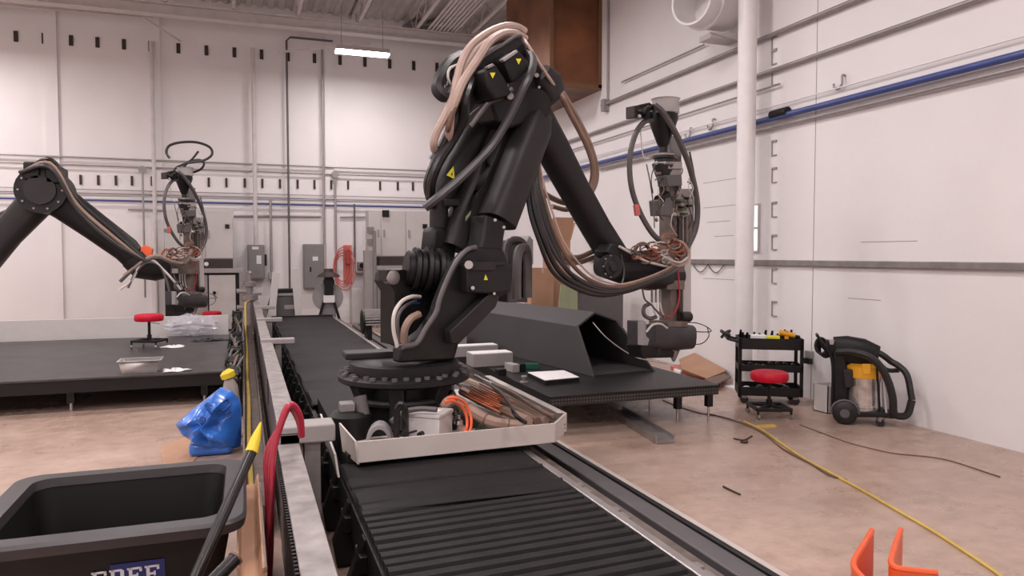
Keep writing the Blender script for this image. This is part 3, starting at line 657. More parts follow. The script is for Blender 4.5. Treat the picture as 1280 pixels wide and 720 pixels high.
for k in range(36):
    a_ = 2 * math.pi * k / 36; r_ = .512 if k % 2 else .475; q = Vector((cx + r_ * math.cos(a_), cy + r_ * math.sin(a_), .92))
    MB().cyl(q, q + V(0, 0, .026), .024, n=8).build('flange_bolt', 'hose_grey', rob)
MB().lathe((cx, cy, .92), [(.45, 0), (.45, .09), (.435, .1), (.3, .105)], 48).build('turntable', 'robot', rob)
c_ = P(430, 441, z=1.07); MB().box(c_.x, c_.x + .42, c_.y - .1, c_.y + .14, 1.02, 1.075).build('stop_plate', 'robot_grey', rob, bev=.01)
# rotating column: two cheek plates and a box between
CH_OUT = [(500, 434), (520, 431), (530, 413), (545, 392), (549, 378), (558, 355), (570, 330), (584, 314), (600, 308), (630, 312), (640, 340), (638, 366), (622, 374), (604, 392), (584, 415), (572, 428), (568, 450), (500, 454)]
rb('column_cheek', 'robot', rob, CH_OUT, -.36, -.24, .02)
rb('column_cheek', 'robot', rob, [(520, 440), (540, 400), (560, 350), (580, 318), (612, 318), (634, 366), (624, 376), (574, 430), (568, 452), (520, 454)], .28, .38, .02)
rb('column_core', 'robot', rob, [(545, 440), (562, 405), (585, 372), (625, 366), (612, 386), (572, 428), (566, 448)], -.25, .3, .01)
rb('column_strut', 'robot_grey', rob, [(563, 414), (609, 370), (614, 366), (625, 371), (620, 384), (574, 430), (565, 430)], -.46, -.36, .01)
rb('shoulder_housing', 'robot', rob, [(585, 331), (632, 330), (640, 345), (639, 364), (612, 367), (584, 366)], -.48, -.34, .012)
rb('housing_ledge', 'robot_grey', rob, [(588, 328), (632, 327), (632, 331), (620, 332), (619, 338), (590, 338)], -.5, -.46, .003)
rb('warning_sticker', 'label_yellow', rob, [(605, 350), (607, 343), (610, 350)], -.484, -.482, 0)
for px, py, r_ in ((586, 331, .035), (591, 360, .016), (618, 367, .012)): MB().cyl(R(px, py, -.47), R(px, py, -.53), r_, n=10).build('bolt', 'steel', rob)
# curved light edge of the cheek
hose('edge_trim', 'hose_grey', rob, [R(x_, y_, -.37) for x_, y_ in ((503, 434), (521, 429), (532, 411), (545, 391), (549, 376), (558, 352), (570, 328), (583, 313), (595, 309))], .022)
# axis-two motor stack at the left
mc = R(533, 338, -.02); md = (RU - RW * .35 - Z * .12).normalized()
for k in range(7):
    MB().cyl(mc + md * (-.17 + .05 * k), mc + md * (-.135 + .05 * k), (.15, .185, .17, .20, .17, .20, .17)[k], n=28).build('motor_ring', 'rubber' if k % 2 else 'robot', rob)
MB().cyl(mc - md * .18, mc + md * .2, .14, n=24).build('axis_motor', 'black', rob)
rb('motor_mount', 'black', rob, [(488, 340), (505, 336), (520, 345), (540, 352), (548, 385), (528, 408), (505, 425), (494, 432), (494, 365), (486, 352)], .0, .25, .01)
MB().lathe(R(493, 347, -.02), [(.045, 0), (.06, .01), (.06, .1)], 14, RW).build('connector', 'steel_dull', rob); rb('terminal_box', 'robot_grey', rob, [(482, 337), (506, 337), (508, 344), (500, 354), (484, 352)], 0, .14, .01)
# link arm: front shroud, narrow foot, inner link, counterbalance
u_ = RW
MB().loft([(R(675, 142, -.2), .10, .10), (R(667, 160, -.2), .155, .15), (R(645, 215, -.2), .165, .16), (R(621, 277, -.2), .165, .16)], up=RW, n=24, p=3).build('arm_shroud', 'robot_grey', rob)
for px, py in ((619, 275), (630, 284)): MB().cyl(R(px, py, -.37), R(px, py, -.385), .014, n=8).build('bolt', 'steel', rob)
rb('arm_foot', 'robot', rob, [(607, 268), (634, 276), (630, 300), (627, 328), (588, 328), (598, 316), (604, 300)], -.32, -.1, .02)
ilink = MB().loft([(R(640, 120, .05), .15, .12), (R(622, 170, .05), .13, .12), (R(596, 230, .05), .125, .12), (R(574, 285, .05), .12, .12), (R(566, 310, .05), .13, .13)], up=RW, n=20, p=4).build('inner_link', 'robot_grey', rob)
def carve(o, cutter):                         # a real recess, cut out of the casting
    k = cutter.build('cutter', 'rubber'); q = o.modifiers.new('cut', 'BOOLEAN'); q.object = k; q.operation = 'DIFFERENCE'; q.solver = 'EXACT'
    bpy.context.view_layer.update(); me = bpy.data.meshes.new_from_object(o.evaluated_get(bpy.context.evaluated_depsgraph_get()))
    o.modifiers.clear(); o.data = me; bpy.data.objects.remove(k)
carve(ilink, MB().prism([R(613, 196, -.13), R(620, 206, -.13), R(612, 211, -.13)], RW * .14)); carve(ilink, MB().prism([R(598, 238, -.13), R(606, 236, -.13), R(596, 252, -.13)], RW * .14))
rb('link_label', 'pale_green', rob, [(582, 271), (589, 263), (588, 268), (582, 277)], -.085, -.082, 0)
MB().loft([(R(606, 148, .12), .10, .10), (R(598, 160, .12), .125, .125), (R(570, 208, .12), .125, .125), (R(553, 242, .12), .115, .115), (R(549, 258, .12), .085, .085)], up=RW, n=20).build('counterbalance_cylinder', 'robot', rob)
MB().loft([(R(549, 250, .12), .085, .085), (R(548, 290, .12), .08, .08), (R(550, 318, .12), .085, .085)], up=RW, n=16).build('counterbalance_rod', 'robot', rob)
rb('rod_yoke', 'robot', rob, [(541, 284), (556, 282), (573, 305), (570, 325), (560, 334), (547, 332), (538, 312)], .02, .2, .04)
m = MB().prism([R(558, 219, -.02), R(568, 224, -.02), R(566.5, 208, -.02)], RW * -.004); m.build('warning_sticker', 'label_yellow', rob)
MB().prism([R(563.8, 218.6, -.026), R(565.7, 219.4, -.026), R(565.4, 214.5, -.026)], RW * -.003).build('sticker_symbol', 'black', rob)
rb('cross_link', 'robot', rob, [(556, 248), (580, 249), (592, 254), (590, 262), (578, 258), (556, 258)], 0, .1, .01)
# elbow head with two motors
HEAD = [(596, 82), (646, 47), (656, 53), (666, 78), (682, 80), (704, 116), (700, 126), (690, 133), (676, 138), (672, 152), (640, 160), (622, 152), (612, 122)]
rb('elbow_housing', 'robot', rob, HEAD, -.24, .3, .025)
rb('head_plate', 'robot', rob, [(590, 80), (644, 44), (654, 50), (648, 62), (604, 92), (600, 118), (590, 140), (580, 150), (582, 110)], -.3, -.22, .012)
hose('head_edge', 'hose_grey', rob, [R(x_, y_, -.31) for x_, y_ in ((583, 104), (592, 82), (606, 70), (628, 56), (646, 45), (652, 46))], .016)
rb('elbow_motor', 'black', rob, [(606, 87), (619, 79), (632, 98), (640, 116), (634, 122), (619, 125), (610, 108)], -.52, -.22, .02)
rb('elbow_motor', 'black', rob, [(630, 73), (648, 62), (660, 76), (662, 88), (652, 100), (640, 103)], -.52, -.22, .02)
for (mx, my) in ((616, 94), (648.5, 76.5)):
    rb('warning_sticker', 'label_yellow', rob, [(mx - 3.4, my - 3.2), (mx + 3.4, my - 3.2), (mx, my + 4)], -.53, -.525, 0)
rb('motor_cap', 'cab_grey', rob, [(628, 74), (646, 62), (648, 65), (631, 77)], -.54, -.5, .004)
rb('motor_cap', 'steel_dull', rob, [(609, 83), (616, 79), (618, 82), (611, 86)], -.54, -.5, .004)
for px, py, r_ in ((627, 111, .022), (634, 107, .015), (622, 120, .012), (638, 120, .03), (671, 94, .02), (674, 109, .012), (636, 90, .012)): MB().cyl(R(px, py, -.22), R(px, py, -.4 if px < 650 else -.32), r_, n=10).build('bolt', 'steel', rob)
MB().loft([(R(672, 92, -.22), .10, .12), (R(682, 106, -.2), .155, .14), (R(690, 120, -.2), .13, .12)], up=RW, n=20, p=3).build('gear_cover', 'robot_grey', rob)
MB().cyl(R(668, 132, -.27), R(668, 132, .36), .15, n=28).build('elbow_axis', 'robot', rob)
# forearm and wrist
MB().loft([(R(668, 150, .06), .20, .15), (R(690, 185, .06), .165, .15), (R(715, 232, .06), .15, .145), (R(745, 285, .06), .145, .145), (R(768, 322, .06), .15, .15)], up=RW, n=24, p=2.6).build('forearm', 'robot', rob)
MB().cyl(R(763, 333, -.2), R(763, 333, .24), .125, n=32).build('wrist_joint', 'robot', rob)
MB().lathe(R(763, 333, -.2), [(.09, .0), (.09, -.02), (.05, -.03), (.05, -.05)], 24, RW).build('wrist_cap', 'robot_grey', rob)
for k in range(8): q = R(763, 333, -.2) + RU * .107 * math.cos(k * .785) + Z * .107 * math.sin(k * .785); MB().cyl(q, q - RW * .012, .009, n=6).build('bolt', 'steel_dull', rob)
MB().loft([(R(757, 326, .0), .17, .17), (R(785, 334, .0), .19, .18), (R(812, 343, .0), .18, .17), (R(832, 346, .0), .12, .13)], up=RW, n=24, p=2.8).build('wrist_housing', 'robot', rob)
rb('wrist_bracket', 'robot', rob, [(758, 315), (766, 304), (776, 308), (793, 319), (790, 328), (772, 324)], -.2, -.02, .015)
rb('wrist_plate', 'panel_grey', rob, [(806, 313), (826, 312), (830, 325), (822, 330), (806, 322)], -.2, -.1, .008)
MB().cyl(R(820, 345, 0), R(846, 345, 0), .13, n=24).build('tool_flange', 'robot', rob)
# hoses of the robot
def rh(m, pts, r, nm='hose', n=8): return hose(nm, m, rob, [R(*p) for p in pts], r, n)
rh('hose_dark', [(531, 260, -.42), (545, 249, -.46), (570, 228, -.47), (595, 204, -.47), (615, 182, -.47), (632, 155, -.5), (645, 130, -.54), (655, 108, -.58), (664, 90, -.56), (666, 74, -.4), (660, 64, -.25)], .036)
rh('hose_pink', [(656, 39, -.1), (645, 33, -.12), (630, 33, -.15), (610, 41, -.18), (590, 56, -.22), (578, 76, -.26), (571, 100, -.3), (566, 122, -.3), (556, 146, -.26), (546, 165, -.2), (542, 182, -.15), (547, 191, -.05), (556, 188, .05)], .034)
rh('hose_pink', [(656, 48, -.08), (645, 42, -.16), (628, 42, -.24), (612, 52, -.3), (600, 70, -.33), (590, 85, -.35), (578, 104, -.36), (570, 124, -.34), (564, 140, -.3), (562, 160, -.25), (560, 180, -.15)], .036)
rh('hose_pink', [(650, 47, -.02), (625, 47, -.1), (604, 58, -.15), (590, 75, -.2), (580, 95, -.24), (570, 120, -.24), (573, 145, -.2)], .045)
rh('rubber', [(578, 70, .0), (562, 80, -.1), (551, 97, -.18), (547, 111, -.22), (556, 120, -.24), (565, 112, -.2), (568, 98, -.1), (580, 84, 0)], .055)
rh('wire_white', [(572, 81, -.2), (562, 86, -.24), (560, 97, -.24), (564, 107, -.22)], .012)
rh('hose_black', [(600, 78, -.2), (590, 100, -.34), (582, 125, -.36), (580, 148, -.3), (566, 175, -.2), (550, 200, -.15), (540, 225, -.1), (538, 246, .0)], .04)
rh('hose_black', [(594, 80, -.16), (580, 110, -.28), (568, 150, -.24), (552, 185, -.14), (539, 215, -.08), (535, 235, 0), (541, 258, .08)], .04)
rh('hose_brown', [(592, 84, -.3), (577, 115, -.34), (566, 140, -.32), (560, 162, -.26), (566, 150, -.1)], .025)
rh('hose_grey', [(588, 158, -.32), (602, 139, -.36), (612, 128, -.4), (626, 122, -.45), (640, 111, -.48)], .022)
rh('hose_grey', [(540, 200, .0), (556, 178, -.06), (578, 158, -.1), (594, 142, -.16), (602, 136, -.2)], .03)
rh('hose_pink', [(652, 45, -.1), (662, 60, -.3), (676, 82, -.36), (690, 103, -.34), (704, 122, -.2)], .016)
rh('hose_tan', [(696, 112, -.1), (704, 124, .0), (714, 144, .1), (726, 166, .16), (737, 190, .2), (742, 214, .24), (738, 236, .28), (727, 248, .3), (712, 254, .32), (695, 250, .34), (676, 238, .3), (668, 220, .26)], .03)
rh('hose_tan', [(702, 114, -.02), (712, 130, .1), (722, 148, .18), (735, 174, .22), (744, 200, .26), (746, 222, .3), (740, 240, .34), (728, 254, .36), (710, 262, .4), (690, 258, .4)], .026)
rh('hose_brown', [(700, 122, .0), (716, 152, .1), (731, 182, .18), (739, 208, .22), (736, 232, .26), (724, 248, .28)], .012)
for k, (dx, dy, m_, r_) in enumerate(((0, 2, 'hose_black', .028), (7, 0, 'hose_black', .024), (13, -5, 'hose_brown', .021), (-5, 5, 'hose_black', .022), (18, -9, 'hose_pink', .010), (4, -4, 'hose_dark', .018), (10, 4, 'hose_black', .016))):
    rh(m_, [(668 + dx * .3, 190, .0), (664 + dx * .8, 225, -.14), (668 + dx * 1.2, 262, -.2), (680 + dx * 1.3, 300, -.24), (697 + dx * 1.3, 334 + dy, -.27), (724 + dx, 355 + dy, -.3), (756 + dx * .7, 364 + dy, -.32), (790, 359 + dy * .7, -.32), (820, 347 + dy * .5, -.3), (844, 334 + dy * .4, -.22), (858, 318, -.1)], r_)
rh('hose_tan', [(682, 300, .3), (700, 318, .34), (722, 322, .34), (742, 314, .3), (760, 308, .24)], .03)
rh('hose_tan', [(684, 312, .3), (702, 326, .36), (724, 328, .36), (744, 321, .3), (760, 316, .2)], .026)
rh('wire_white', [(774, 308, -.22), (792, 318, -.26), (806, 326, -.26), (820, 330, -.24), (836, 334, -.2)], .014)
rh('hose_black', [(776, 318, -.24), (780, 340, -.28), (776, 360, -.3)], .012)
rh('wire_white', [(497, 434, -.3), (492, 412, -.3), (493, 392, -.28), (502, 377, -.24), (514, 371, -.2), (525, 371, -.1)], .016)
rh('hose_grey', [(500, 430, -.2), (497, 400, -.2), (505, 384, -.18), (520, 376, -.1)], .014)
rh('hose_tan', [(505, 428, -.22), (506, 412, -.24), (513, 399, -.24), (524, 393, -.22)], .032)
rh('blue_ink', [(501, 386, -.15), (512, 380, -.15), (524, 379, -.1)], .01)
# grey conduit elbows behind the shoulder
rh('hose_grey', [(633, 330, .1), (634, 308, .12), (640, 300, .12), (650, 301, .14), (656, 310, .14), (657, 340, .14), (657, 372, .14)], .035)
rh('hose_grey', [(646, 374, -.1), (646, 340, -.1), (648, 316, -.08), (654, 310, -.04), (659, 318, 0), (660, 372, .0)], .045)
rb('rear_box', 'grey_lid', rob, [(656, 306), (662, 294), (667, 300), (667, 331), (656, 331)], .3, .5, .01)
rb('rear_post', 'panel_grey', rob, [(634, 300), (656, 300), (660, 378), (634, 378)], .16, .3, .01)

# ================================================================== PRINT HEAD (extruder) on the robot's wrist
ext = thing('pellet_extruder', 'tall pellet extruder print head with hopper on the big robot wrist', 'print head', R(845, 446, 0))
def eb(nm, m, o, c0, c1, bev=.006): return rb(nm, m, ext, o, c0, c1, bev)
def eh(m, pts, r, nm='hose', n=7): return hose(nm, m, ext, [R(*p) for p in pts], r, n)
def rect(x0, y0, x1, y1): return [(x0, y0), (x1, y0), (x1, y1), (x0, y1)]
eb('spine', 'brown_frame', rect(838, 195, 852, 404), -.07, .09); eb('slot_shade', 'dark_brown', rect(849, 270, 854, 400), -.1, -.06)  # dark bar on the spine stands in for the shade of a slot
eb('white_channel', 'cab_white', rect(855, 266, 864, 402), .02, .12); eb('mount_plate', 'brown_frame', rect(834, 330, 856, 362), -.12, .14)
def cone(px, prof, m, nm, c=-.06, n=20):      # prof: (half width px, pixel y)
    base = R(px, prof[0][1], c); ys = [R(px, y_, c).z - base.z for _, y_ in prof]
    s_ = .0094
    return MB().lathe(base, [(h_ * s_, z_) for (h_, _), z_ in zip(prof, ys)], n).build(nm, m, ext)
cone(832, [(16, 142), (15.5, 126), (16, 125), (17, 124), (14, 125), (13, 138)], 'hopper_clear', 'hopper_cup')
cone(829, [(17, 143), (17.5, 148), (14, 160), (7, 180), (5, 184)], 'black', 'hopper_cone')
cone(829, [(5, 183), (5, 192), (12, 193), (12.5, 198), (10, 199), (10, 204), (13, 205), (12, 210), (4, 234), (4, 244)], 'rubber', 'feeder_cone')
cone(829, [(13, 192.5), (13, 195)], 'steel_dull', 'feeder_ring'); cone(829, [(12.5, 204), (13, 206.5)], 'steel', 'feeder_ring')
eb('hopper_motor', 'black', [(794, 133), (800, 131), (812, 128), (818, 132), (818, 146), (806, 148), (794, 145)], -.15, -.05); eb('hopper_motor_cap', 'dark_brown', rect(793, 132, 799, 147), -.16, -.04)
MB().cyl(R(812, 138, -.1), R(822, 134, -.1), .04, n=12).build('hopper_port', 'steel_dull', ext)
eb('regulator', 'cab_grey', rect(836, 202, 853, 211), -.17, -.05); eb('regulator', 'grey_lid', rect(838, 211, 852, 219), -.15, -.05); eb('solenoid', 'panel_grey', [(834, 219), (852, 218), (853, 232), (836, 233)], -.2, -.05)
eb('upper_frame', 'grey_box', rect(838, 170, 852, 200), -.04, .08)
eb('circuit_plate', 'cab_grey', rect(846, 236, 866, 271), -.09, -.06); 
for k in range(12):
    px, py = 847 + random.random() * 17, 243 + random.random() * 26
    eb('component', random.choice(['olive', 'black', 'steel_dull', 'olive']), rect(px, py, px + 3.5, py + 3), -.13 - random.random() * .04, -.09, .002)
eb('drive_motor', 'hose_grey', [(824, 250), (838, 246), (842, 250), (842, 269), (826, 270)], -.17, -.02, .012); MB().cyl(R(822, 250, -.12), R(834, 244, -.12), .05, n=12).build('gearbox', 'black', ext)
MB().cyl(R(824, 267, -.12), R(846, 268, -.12), .03, n=10).build('clamp', 'steel', ext)
for px in (858, 862): eb('duct', 'brown_frame', rect(px, 270, px + 3, 304), -.1, -.06, .002)
# hoses of the head
eh('hose_grey', [(818, 131, -.16), (828, 140, -.2), (840, 158, -.22), (851, 180, -.2), (862, 208, -.16), (869, 236, -.14), (872, 262, -.12), (869, 288, -.1), (858, 312, -.08), (850, 326, -.1)], .034)
eh('hose_grey', [(814, 150, -.1), (806, 152, -.12), (795, 166, -.14), (788, 190, -.14), (787, 216, -.14), (791, 242, -.14), (801, 268, -.14), (814, 290, -.16), (826, 302, -.16)], .03)
eb('hose_tag', 'pinkred', [(794, 256), (799, 255), (801, 269), (796, 270)], -.175, -.14)
eh('hose_grey', [(808, 205, -.1), (813, 230, -.12), (817, 260, -.12), (818, 285, -.14)], .007)
eh('wire_white', [(800, 160, -.1), (804, 195, -.1), (812, 198, -.12)], .007)
eh('hose_grey', [(862, 190, -.14), (868, 225, -.1), (866, 260, -.08), (866, 300, -.08)], .012)
rng = random.Random(3)
for k in range(26):                           # wire tangle above the wrist
    px, py = rng.uniform(794, 852), rng.uniform(298, 326); rr = rng.uniform(4, 12); a0 = rng.uniform(0, 6)
    m_ = rng.choice(['copper', 'wire_white', 'hose_brown', 'hose_pink', 'copper', 'hose_black'])
    eh(m_, [(px + rr * math.cos(a0 + i * .8), py + rr * .6 * math.sin(a0 + i * .8), -.26 + .03 * math.sin(i + k)) for i in range(rng.randint(4, 8))], rng.uniform(.006, .011), 'wire', 5)
eh('hose_pink', [(836, 302, -.2), (852, 303, -.24), (861, 316, -.24), (858, 328, -.24), (846, 332, -.24), (836, 328, -.2)], .018); eh('hose_brown', [(793, 314, -.2), (798, 306, -.22), (806, 305, -.22), (812, 312, -.2)], .02); eh('wire_white', [(826, 318, -.26), (838, 325, -.28), (850, 328, -.28), (859, 322, -.26)], .012)
eh('hose_red', [(845, 325, -.2), (848, 345, -.22), (849, 370, -.2), (845, 388, -.18), (835, 396, -.16), (822, 391, -.14)], .01)
eh('hose_grey', [(803, 362, -.2), (806, 374, -.22), (814, 381, -.22), (822, 390, -.2), (830, 396, -.2)], .01)
eh('hose_grey', [(812, 380, -.15), (805, 384, -.15), (805, 393, -.15), (812, 398, -.15), (820, 396, -.15)], .022)
for px in (815, 820, 825): MB().cyl(R(px, 362, -.1), R(px, 378, -.1), .014, n=8).build('fitting', 'steel_dull', ext); eh('wire_white', [(px, 376, -.1), (px + 2, 388, -.12), (px + 6, 397, -.12)], .008)
for k in range(22):                           # small valves and fittings bolted to the spine
    px, py = rng.uniform(818, 864), rng.uniform(196, 282); q = R(px, py, -.1); d = V(rng.uniform(-1, 1), rng.uniform(-.6, .2), rng.uniform(-1, 1)).normalized()
    MB().cyl(q - d * .02, q + d * rng.uniform(.015, .04), rng.uniform(.008, .02), n=8).build('fitting', rng.choice(['steel_dull', 'black', 'steel', 'brown_frame']), ext)
for k in range(12):
    px, py = rng.uniform(816, 862), rng.uniform(190, 260)
    eh(rng.choice(['hose_black', 'wire_white', 'hose_dark', 'hose_brown']), [(px, py, -.12), (px + rng.uniform(-8, 8), py + 12, -.18), (px + rng.uniform(-8, 8), py + 24, -.18), (px + rng.uniform(-6, 6), py + 36, -.12)], .006, 'wire', 5)
for k in range(8):
    px, py = rng.uniform(796, 818), rng.uniform(130, 148); q = R(px, py, -.17); MB().cyl(q, q + V(rng.uniform(-.05, .05), -.05, rng.uniform(-.06, .06)), rng.uniform(.012, .024), n=8).build('fitting', rng.choice(['dark_brown', 'black', 'steel_dull']), ext)
# melt pump body
eb('heater_box', 'hose_dark', rect(796, 401, 806, 432), -.16, -.02, .01); eb('heater_side', 'grey_lid', [(804, 402), (808, 402), (808, 420), (812, 424), (810, 432), (804, 432)], -.24, -.16, .006)
MB().loft([(R(812, 420, -.08), .09, .13), (R(822, 420, -.08), .13, .15), (R(842, 421, -.08), .135, .15), (R(860, 421, -.08), .12, .14)], up=Z, n=20, p=3.2).build('pump_body', 'hose_dark', ext)
eb('pump_flange', 'brown_frame', rect(836, 402, 860, 409), -.2, .08); MB().cyl(R(850, 396, -.1), R(861, 396, -.1), .06, n=16).build('pump_motor', 'robot_grey', ext)
MB().cyl(R(816, 436, -.1), R(816, 436, .05), .085, n=18).build('servo', 'black', ext); eb('nozzle_block', 'black', [(800, 432), (834, 432), (844, 440), (842, 447), (804, 448)], -.14, .06, .012)
MB().loft([(R(842, 438, -.05), .07, .07), (R(842, 447, -.05), .035, .035), (R(842, 452, -.05), .012, .012)], up=RW, n=12).build('nozzle', 'steel', ext)
eh('wire_white', [(808, 415, -.26), (816, 406, -.28), (826, 405, -.28), (834, 410, -.26)], .012)
eh('hose_black', [(860, 403, -.1), (872, 404, -.12), (884, 409, -.12), (889, 414, -.1), (880, 415, -.1), (864, 414, -.1)], .006); eh('hose_black', [(884, 409, -.12), (886, 420, -.12), (878, 429, -.1), (864, 431, -.1)], .006)

# ================================================================== TRAY CONTENTS
def tz(px, py, z): return P(px, py, z=z)
q = tz(438, 546, .52)
t = thing('axis_motor', 'black drum-shaped axis motor with grey plug in the tray corner', 'motor', (q.x, q.y, .52))
MB().lathe((q.x, q.y, .52), [(.15, 0), (.16, .02), (.16, .17), (.13, .2), (.05, .21)], 24).build('motor_body', 'black', t); bx('plug_block', 'grey_box', t, q.x - .08, q.x + .03, q.y - .07, q.y + .05, .72, .79, .01); MB().cyl((q.x + .09, q.y - .06, .69), (q.x + .07, q.y - .02, .83), .05, n=14).build('round_plug', 'hose_grey', t)
q = tz(537, 552, .53); 
t = thing('junction_box', 'light grey plastic junction box with lid in the tray', 'junction box', (q.x, q.y, .52))
rot = Matrix.Rotation(math.radians(-38), 4, 'Z')
def rbox(nm, m, par, c, sx, sy, z0, z1, bev=.008, r=rot):
    mb = MB().box(-sx, sx, -sy, sy, z0, z1); mb.v = [r @ v_ + Vector((c.x, c.y, 0)) for v_ in mb.v]; return mb.build(nm, m, par, bev=bev)
q = q + V(.04, .13, 0)
rbox('box_body', 'cab_white', t, q, .125, .125, .52, .70); rbox('lid', 'cab_white', t, q, .132, .132, .70, .73); rbox('lid_label', 'paper', t, q, .07, .05, .73, .732, 0)
kq = P(530, 541, y=q.y - .13); MB().cyl((q.x - .13, q.y - .1, .61), (q.x - .26, q.y - .16, .6), .008, n=8).build('lever', 'black', t); MB().cyl((q.x - .10, q.y - .15, .60), (q.x - .13, q.y - .19, .60), .02, n=10).build('knob', 'black', t)
a, b = tz(459, 557, .53), tz(485, 546, .53)
t = thing('cable_guard', 'grey half-round cable guard lying in the front of tray', 'guard', (a.x + .1, a.y, .52))
ar = [i_ * math.pi / 10 for i_ in range(11)]
MB().prism([V(a.x + .09 - .10 * math.cos(q_), a.y + .03, .52 + .15 * math.sin(q_)) for q_ in ar] + [V(a.x + .09 + .07 * math.cos(q_), a.y + .03, .52 + .11 * math.sin(q_)) for q_ in ar], (.03, .14, 0)).build('guard_shell', 'grey_lid', t, bev=.006)
def hz(nm, m, pts, r, label, cat='hose', group=None, n=8):
    return tag(MB().tube([P(x_, y_, z=z_) for x_, y_, z_ in pts], r, n).build(nm, m), label, cat, group)
hz('black_hose', 'hose_black', [(496, 552, .55), (495.5, 540, .62), (496, 520, .74), (497, 510, .80), (501.5, 505, .83), (506, 511, .79), (507, 524, .71), (507, 545, .56)], .024, 'dark grey hose looping upright beside the junction box')
hz('grey_hose', 'hose_grey', [(489, 527, .67), (497, 520.5, .70), (508, 514, .75), (526, 511, .77), (546, 512, .77)], .02, 'thin grey hose running behind the junction box')
for k in (0, 1):
    e = 5.2 * k; hz('orange_cable', 'orange_cable', [(563 + e, 554 + k, .533), (574 + e, 549 + k, .535), (583 + e, 536, .60), (583 + e, 520 - e * .3, .69), (576 + e, 507 - e * .5, .775), (565 + e, 501 - e * .7, .83), (556 + e * .5, 503 - e, .83)], .011, 'bright orange cable looped beside the junction box in tray', 'cable', 'orange cables in the tray')
big = [('hose_tan', .045, [(560, 524, .60), (556, 512, .70), (561, 502, .765), (573, 502, .755), (590, 514, .69), (612, 526, .64), (636, 531, .61), (656, 533, .60)], 'thick tan corrugated hose nearest the orange cable'),
       ('hose_tan', .042, [(578, 489, .66), (594, 497, .65), (614, 507, .64), (642, 518, .64), (660, 527, .645)], 'thick tan hose lying behind the corrugated hose in tray'),
       ('hose_brown', .032, [(578, 482, .66), (600, 490, .655), (624, 502, .645), (650, 515, .635), (672, 527, .64)], 'brown hose in the middle of the hose bundle'),
       ('hose_tan', .03, [(586, 476, .64), (606, 484.5, .63), (632, 498, .62), (658, 512, .61), (682, 526, .61)], 'tan hose along the upper part of the hose bundle'),
       ('hose_black', .02, [(594, 470, .64), (618, 482, .63), (644, 495, .62), (668, 508, .61), (692, 522, .60)], 'black hose along the tray side rim'),
       ('hose_black', .016, [(606, 478, .70), (624, 489, .77), (638, 506, .785), (643, 517, .78), (650, 524, .745), (657, 528, .71)], 'black cable crossing over the hose bundle'),
       ('hose_brown', .017, [(616, 480, .70), (642, 492, .69), (666, 508, .675), (692, 521, .665)], 'thin brown hose beside the black hose on tray rim'),
       ('hose_pink', .03, [(648, 532, .555), (660, 533, .553), (672, 531, .553), (682, 527, .553)], 'short pinkish hose end near the tray corner'),
       ('hose_grey', .012, [(592, 547, .534), (612, 546, .534), (632, 545.5, .534), (656, 544.5, .534), (678, 540, .534)], 'thin grey cable along the tray front rim'),
       ('hose_black', .012, [(590, 552, .533), (608, 551, .533), (628, 550, .533), (648, 549, .533)], 'thin black cable lying against the tray front rim')]
for m_, r_, pts, lab in big: hz('hose', m_, pts, r_, lab)
def ribs(pts, r, m_, par):                    # cable ties around the thick hoses
    pp = smooth_path([P(x_, y_, z=z_) for x_, y_, z_ in pts], 6)
    for i in range(8, len(pp) - 4, 7):
        d = (pp[i + 1] - pp[i]).normalized(); MB().cyl(pp[i] - d * .006, pp[i] + d * .006, r * 1.06, n=12).build('hose_tie', m_, par)
hs = [o for o in bpy.data.objects if o.name.startswith('hose') and o.parent is None and o.type == 'MESH' and o.get('label', '').startswith('thick tan')]
for o, (_, r_, pts, _l) in zip(hs, big[:2]): ribs(pts, r_, 'hose_brown', o)
for k in range(9):
    o_ = Vector((2.9 * k, -1.5 * k)); sa, sb = rng.uniform(-6, 7), rng.uniform(-13, 6)   # each strand starts and ends elsewhere along the bundle
    hz('copper_wire', 'copper', [(578 + o_.x + sa, 492 + o_.y + sa * .5, .742), (590 + o_.x, 498.4 + o_.y, .748 - .012 * (k % 3)), (604 + o_.x, 505.2 + o_.y, .73 + .010 * (k % 2)), (620 + o_.x + sb, 513 + o_.y + sb * .5, .715)], .0085, 'thin copper-red wire among the tan hoses in tray', 'wire', 'copper wires in the tray', 5)
for k in range(7):
    hz('green_wire', 'olive', [(590 + 2 * k, 541 - 2.4 * k, .531), (602 + 2 * k, 541.5 - 2.4 * k, .532), (616 + 2 * k, 542 - 2.4 * k, .532), (632 + 2 * k, 541.5 - 2.4 * k, .531)], .0085, 'dark green wire under the thick tan hose', 'wire', 'green wires in the tray', 5)
for k in range(6):
    hz('grey_wire', 'wire_white' if k % 2 else 'olive', [(497 + k * 1.7, 560, .5245), (499 + k * 1.5, 556, .54), (500 + k * 1.2, 552, .54), (500 + k * 1.1, 547, .5245)], .0035, 'thin loose wire between cable guard and junction box', 'wire', 'loose wires in the tray', 5)
for px, py in ((569, 521), (574, 527), (577, 534), (572, 515)):
    q = tz(px, py, .6); tag(MB().lathe((q.x, q.y, .52), [(.022, 0), (.022, .05), (.03, .055), (.03, .09), (.015, .1), (.012, .13)], 8).build('hose_fitting', 'chrome'), 'small shiny hose fitting inside the orange cable loop', 'fitting', 'fittings in the tray')
q = tz(566, 500, .6); tag(MB().lathe((q.x, q.y + .1, .52), [(.04, 0), (.04, .26), (.05, .27), (.05, .3), (.03, .31)], 12).build('steel_post', 'steel_dull'), 'short steel post behind the thick tan hoses', 'post')

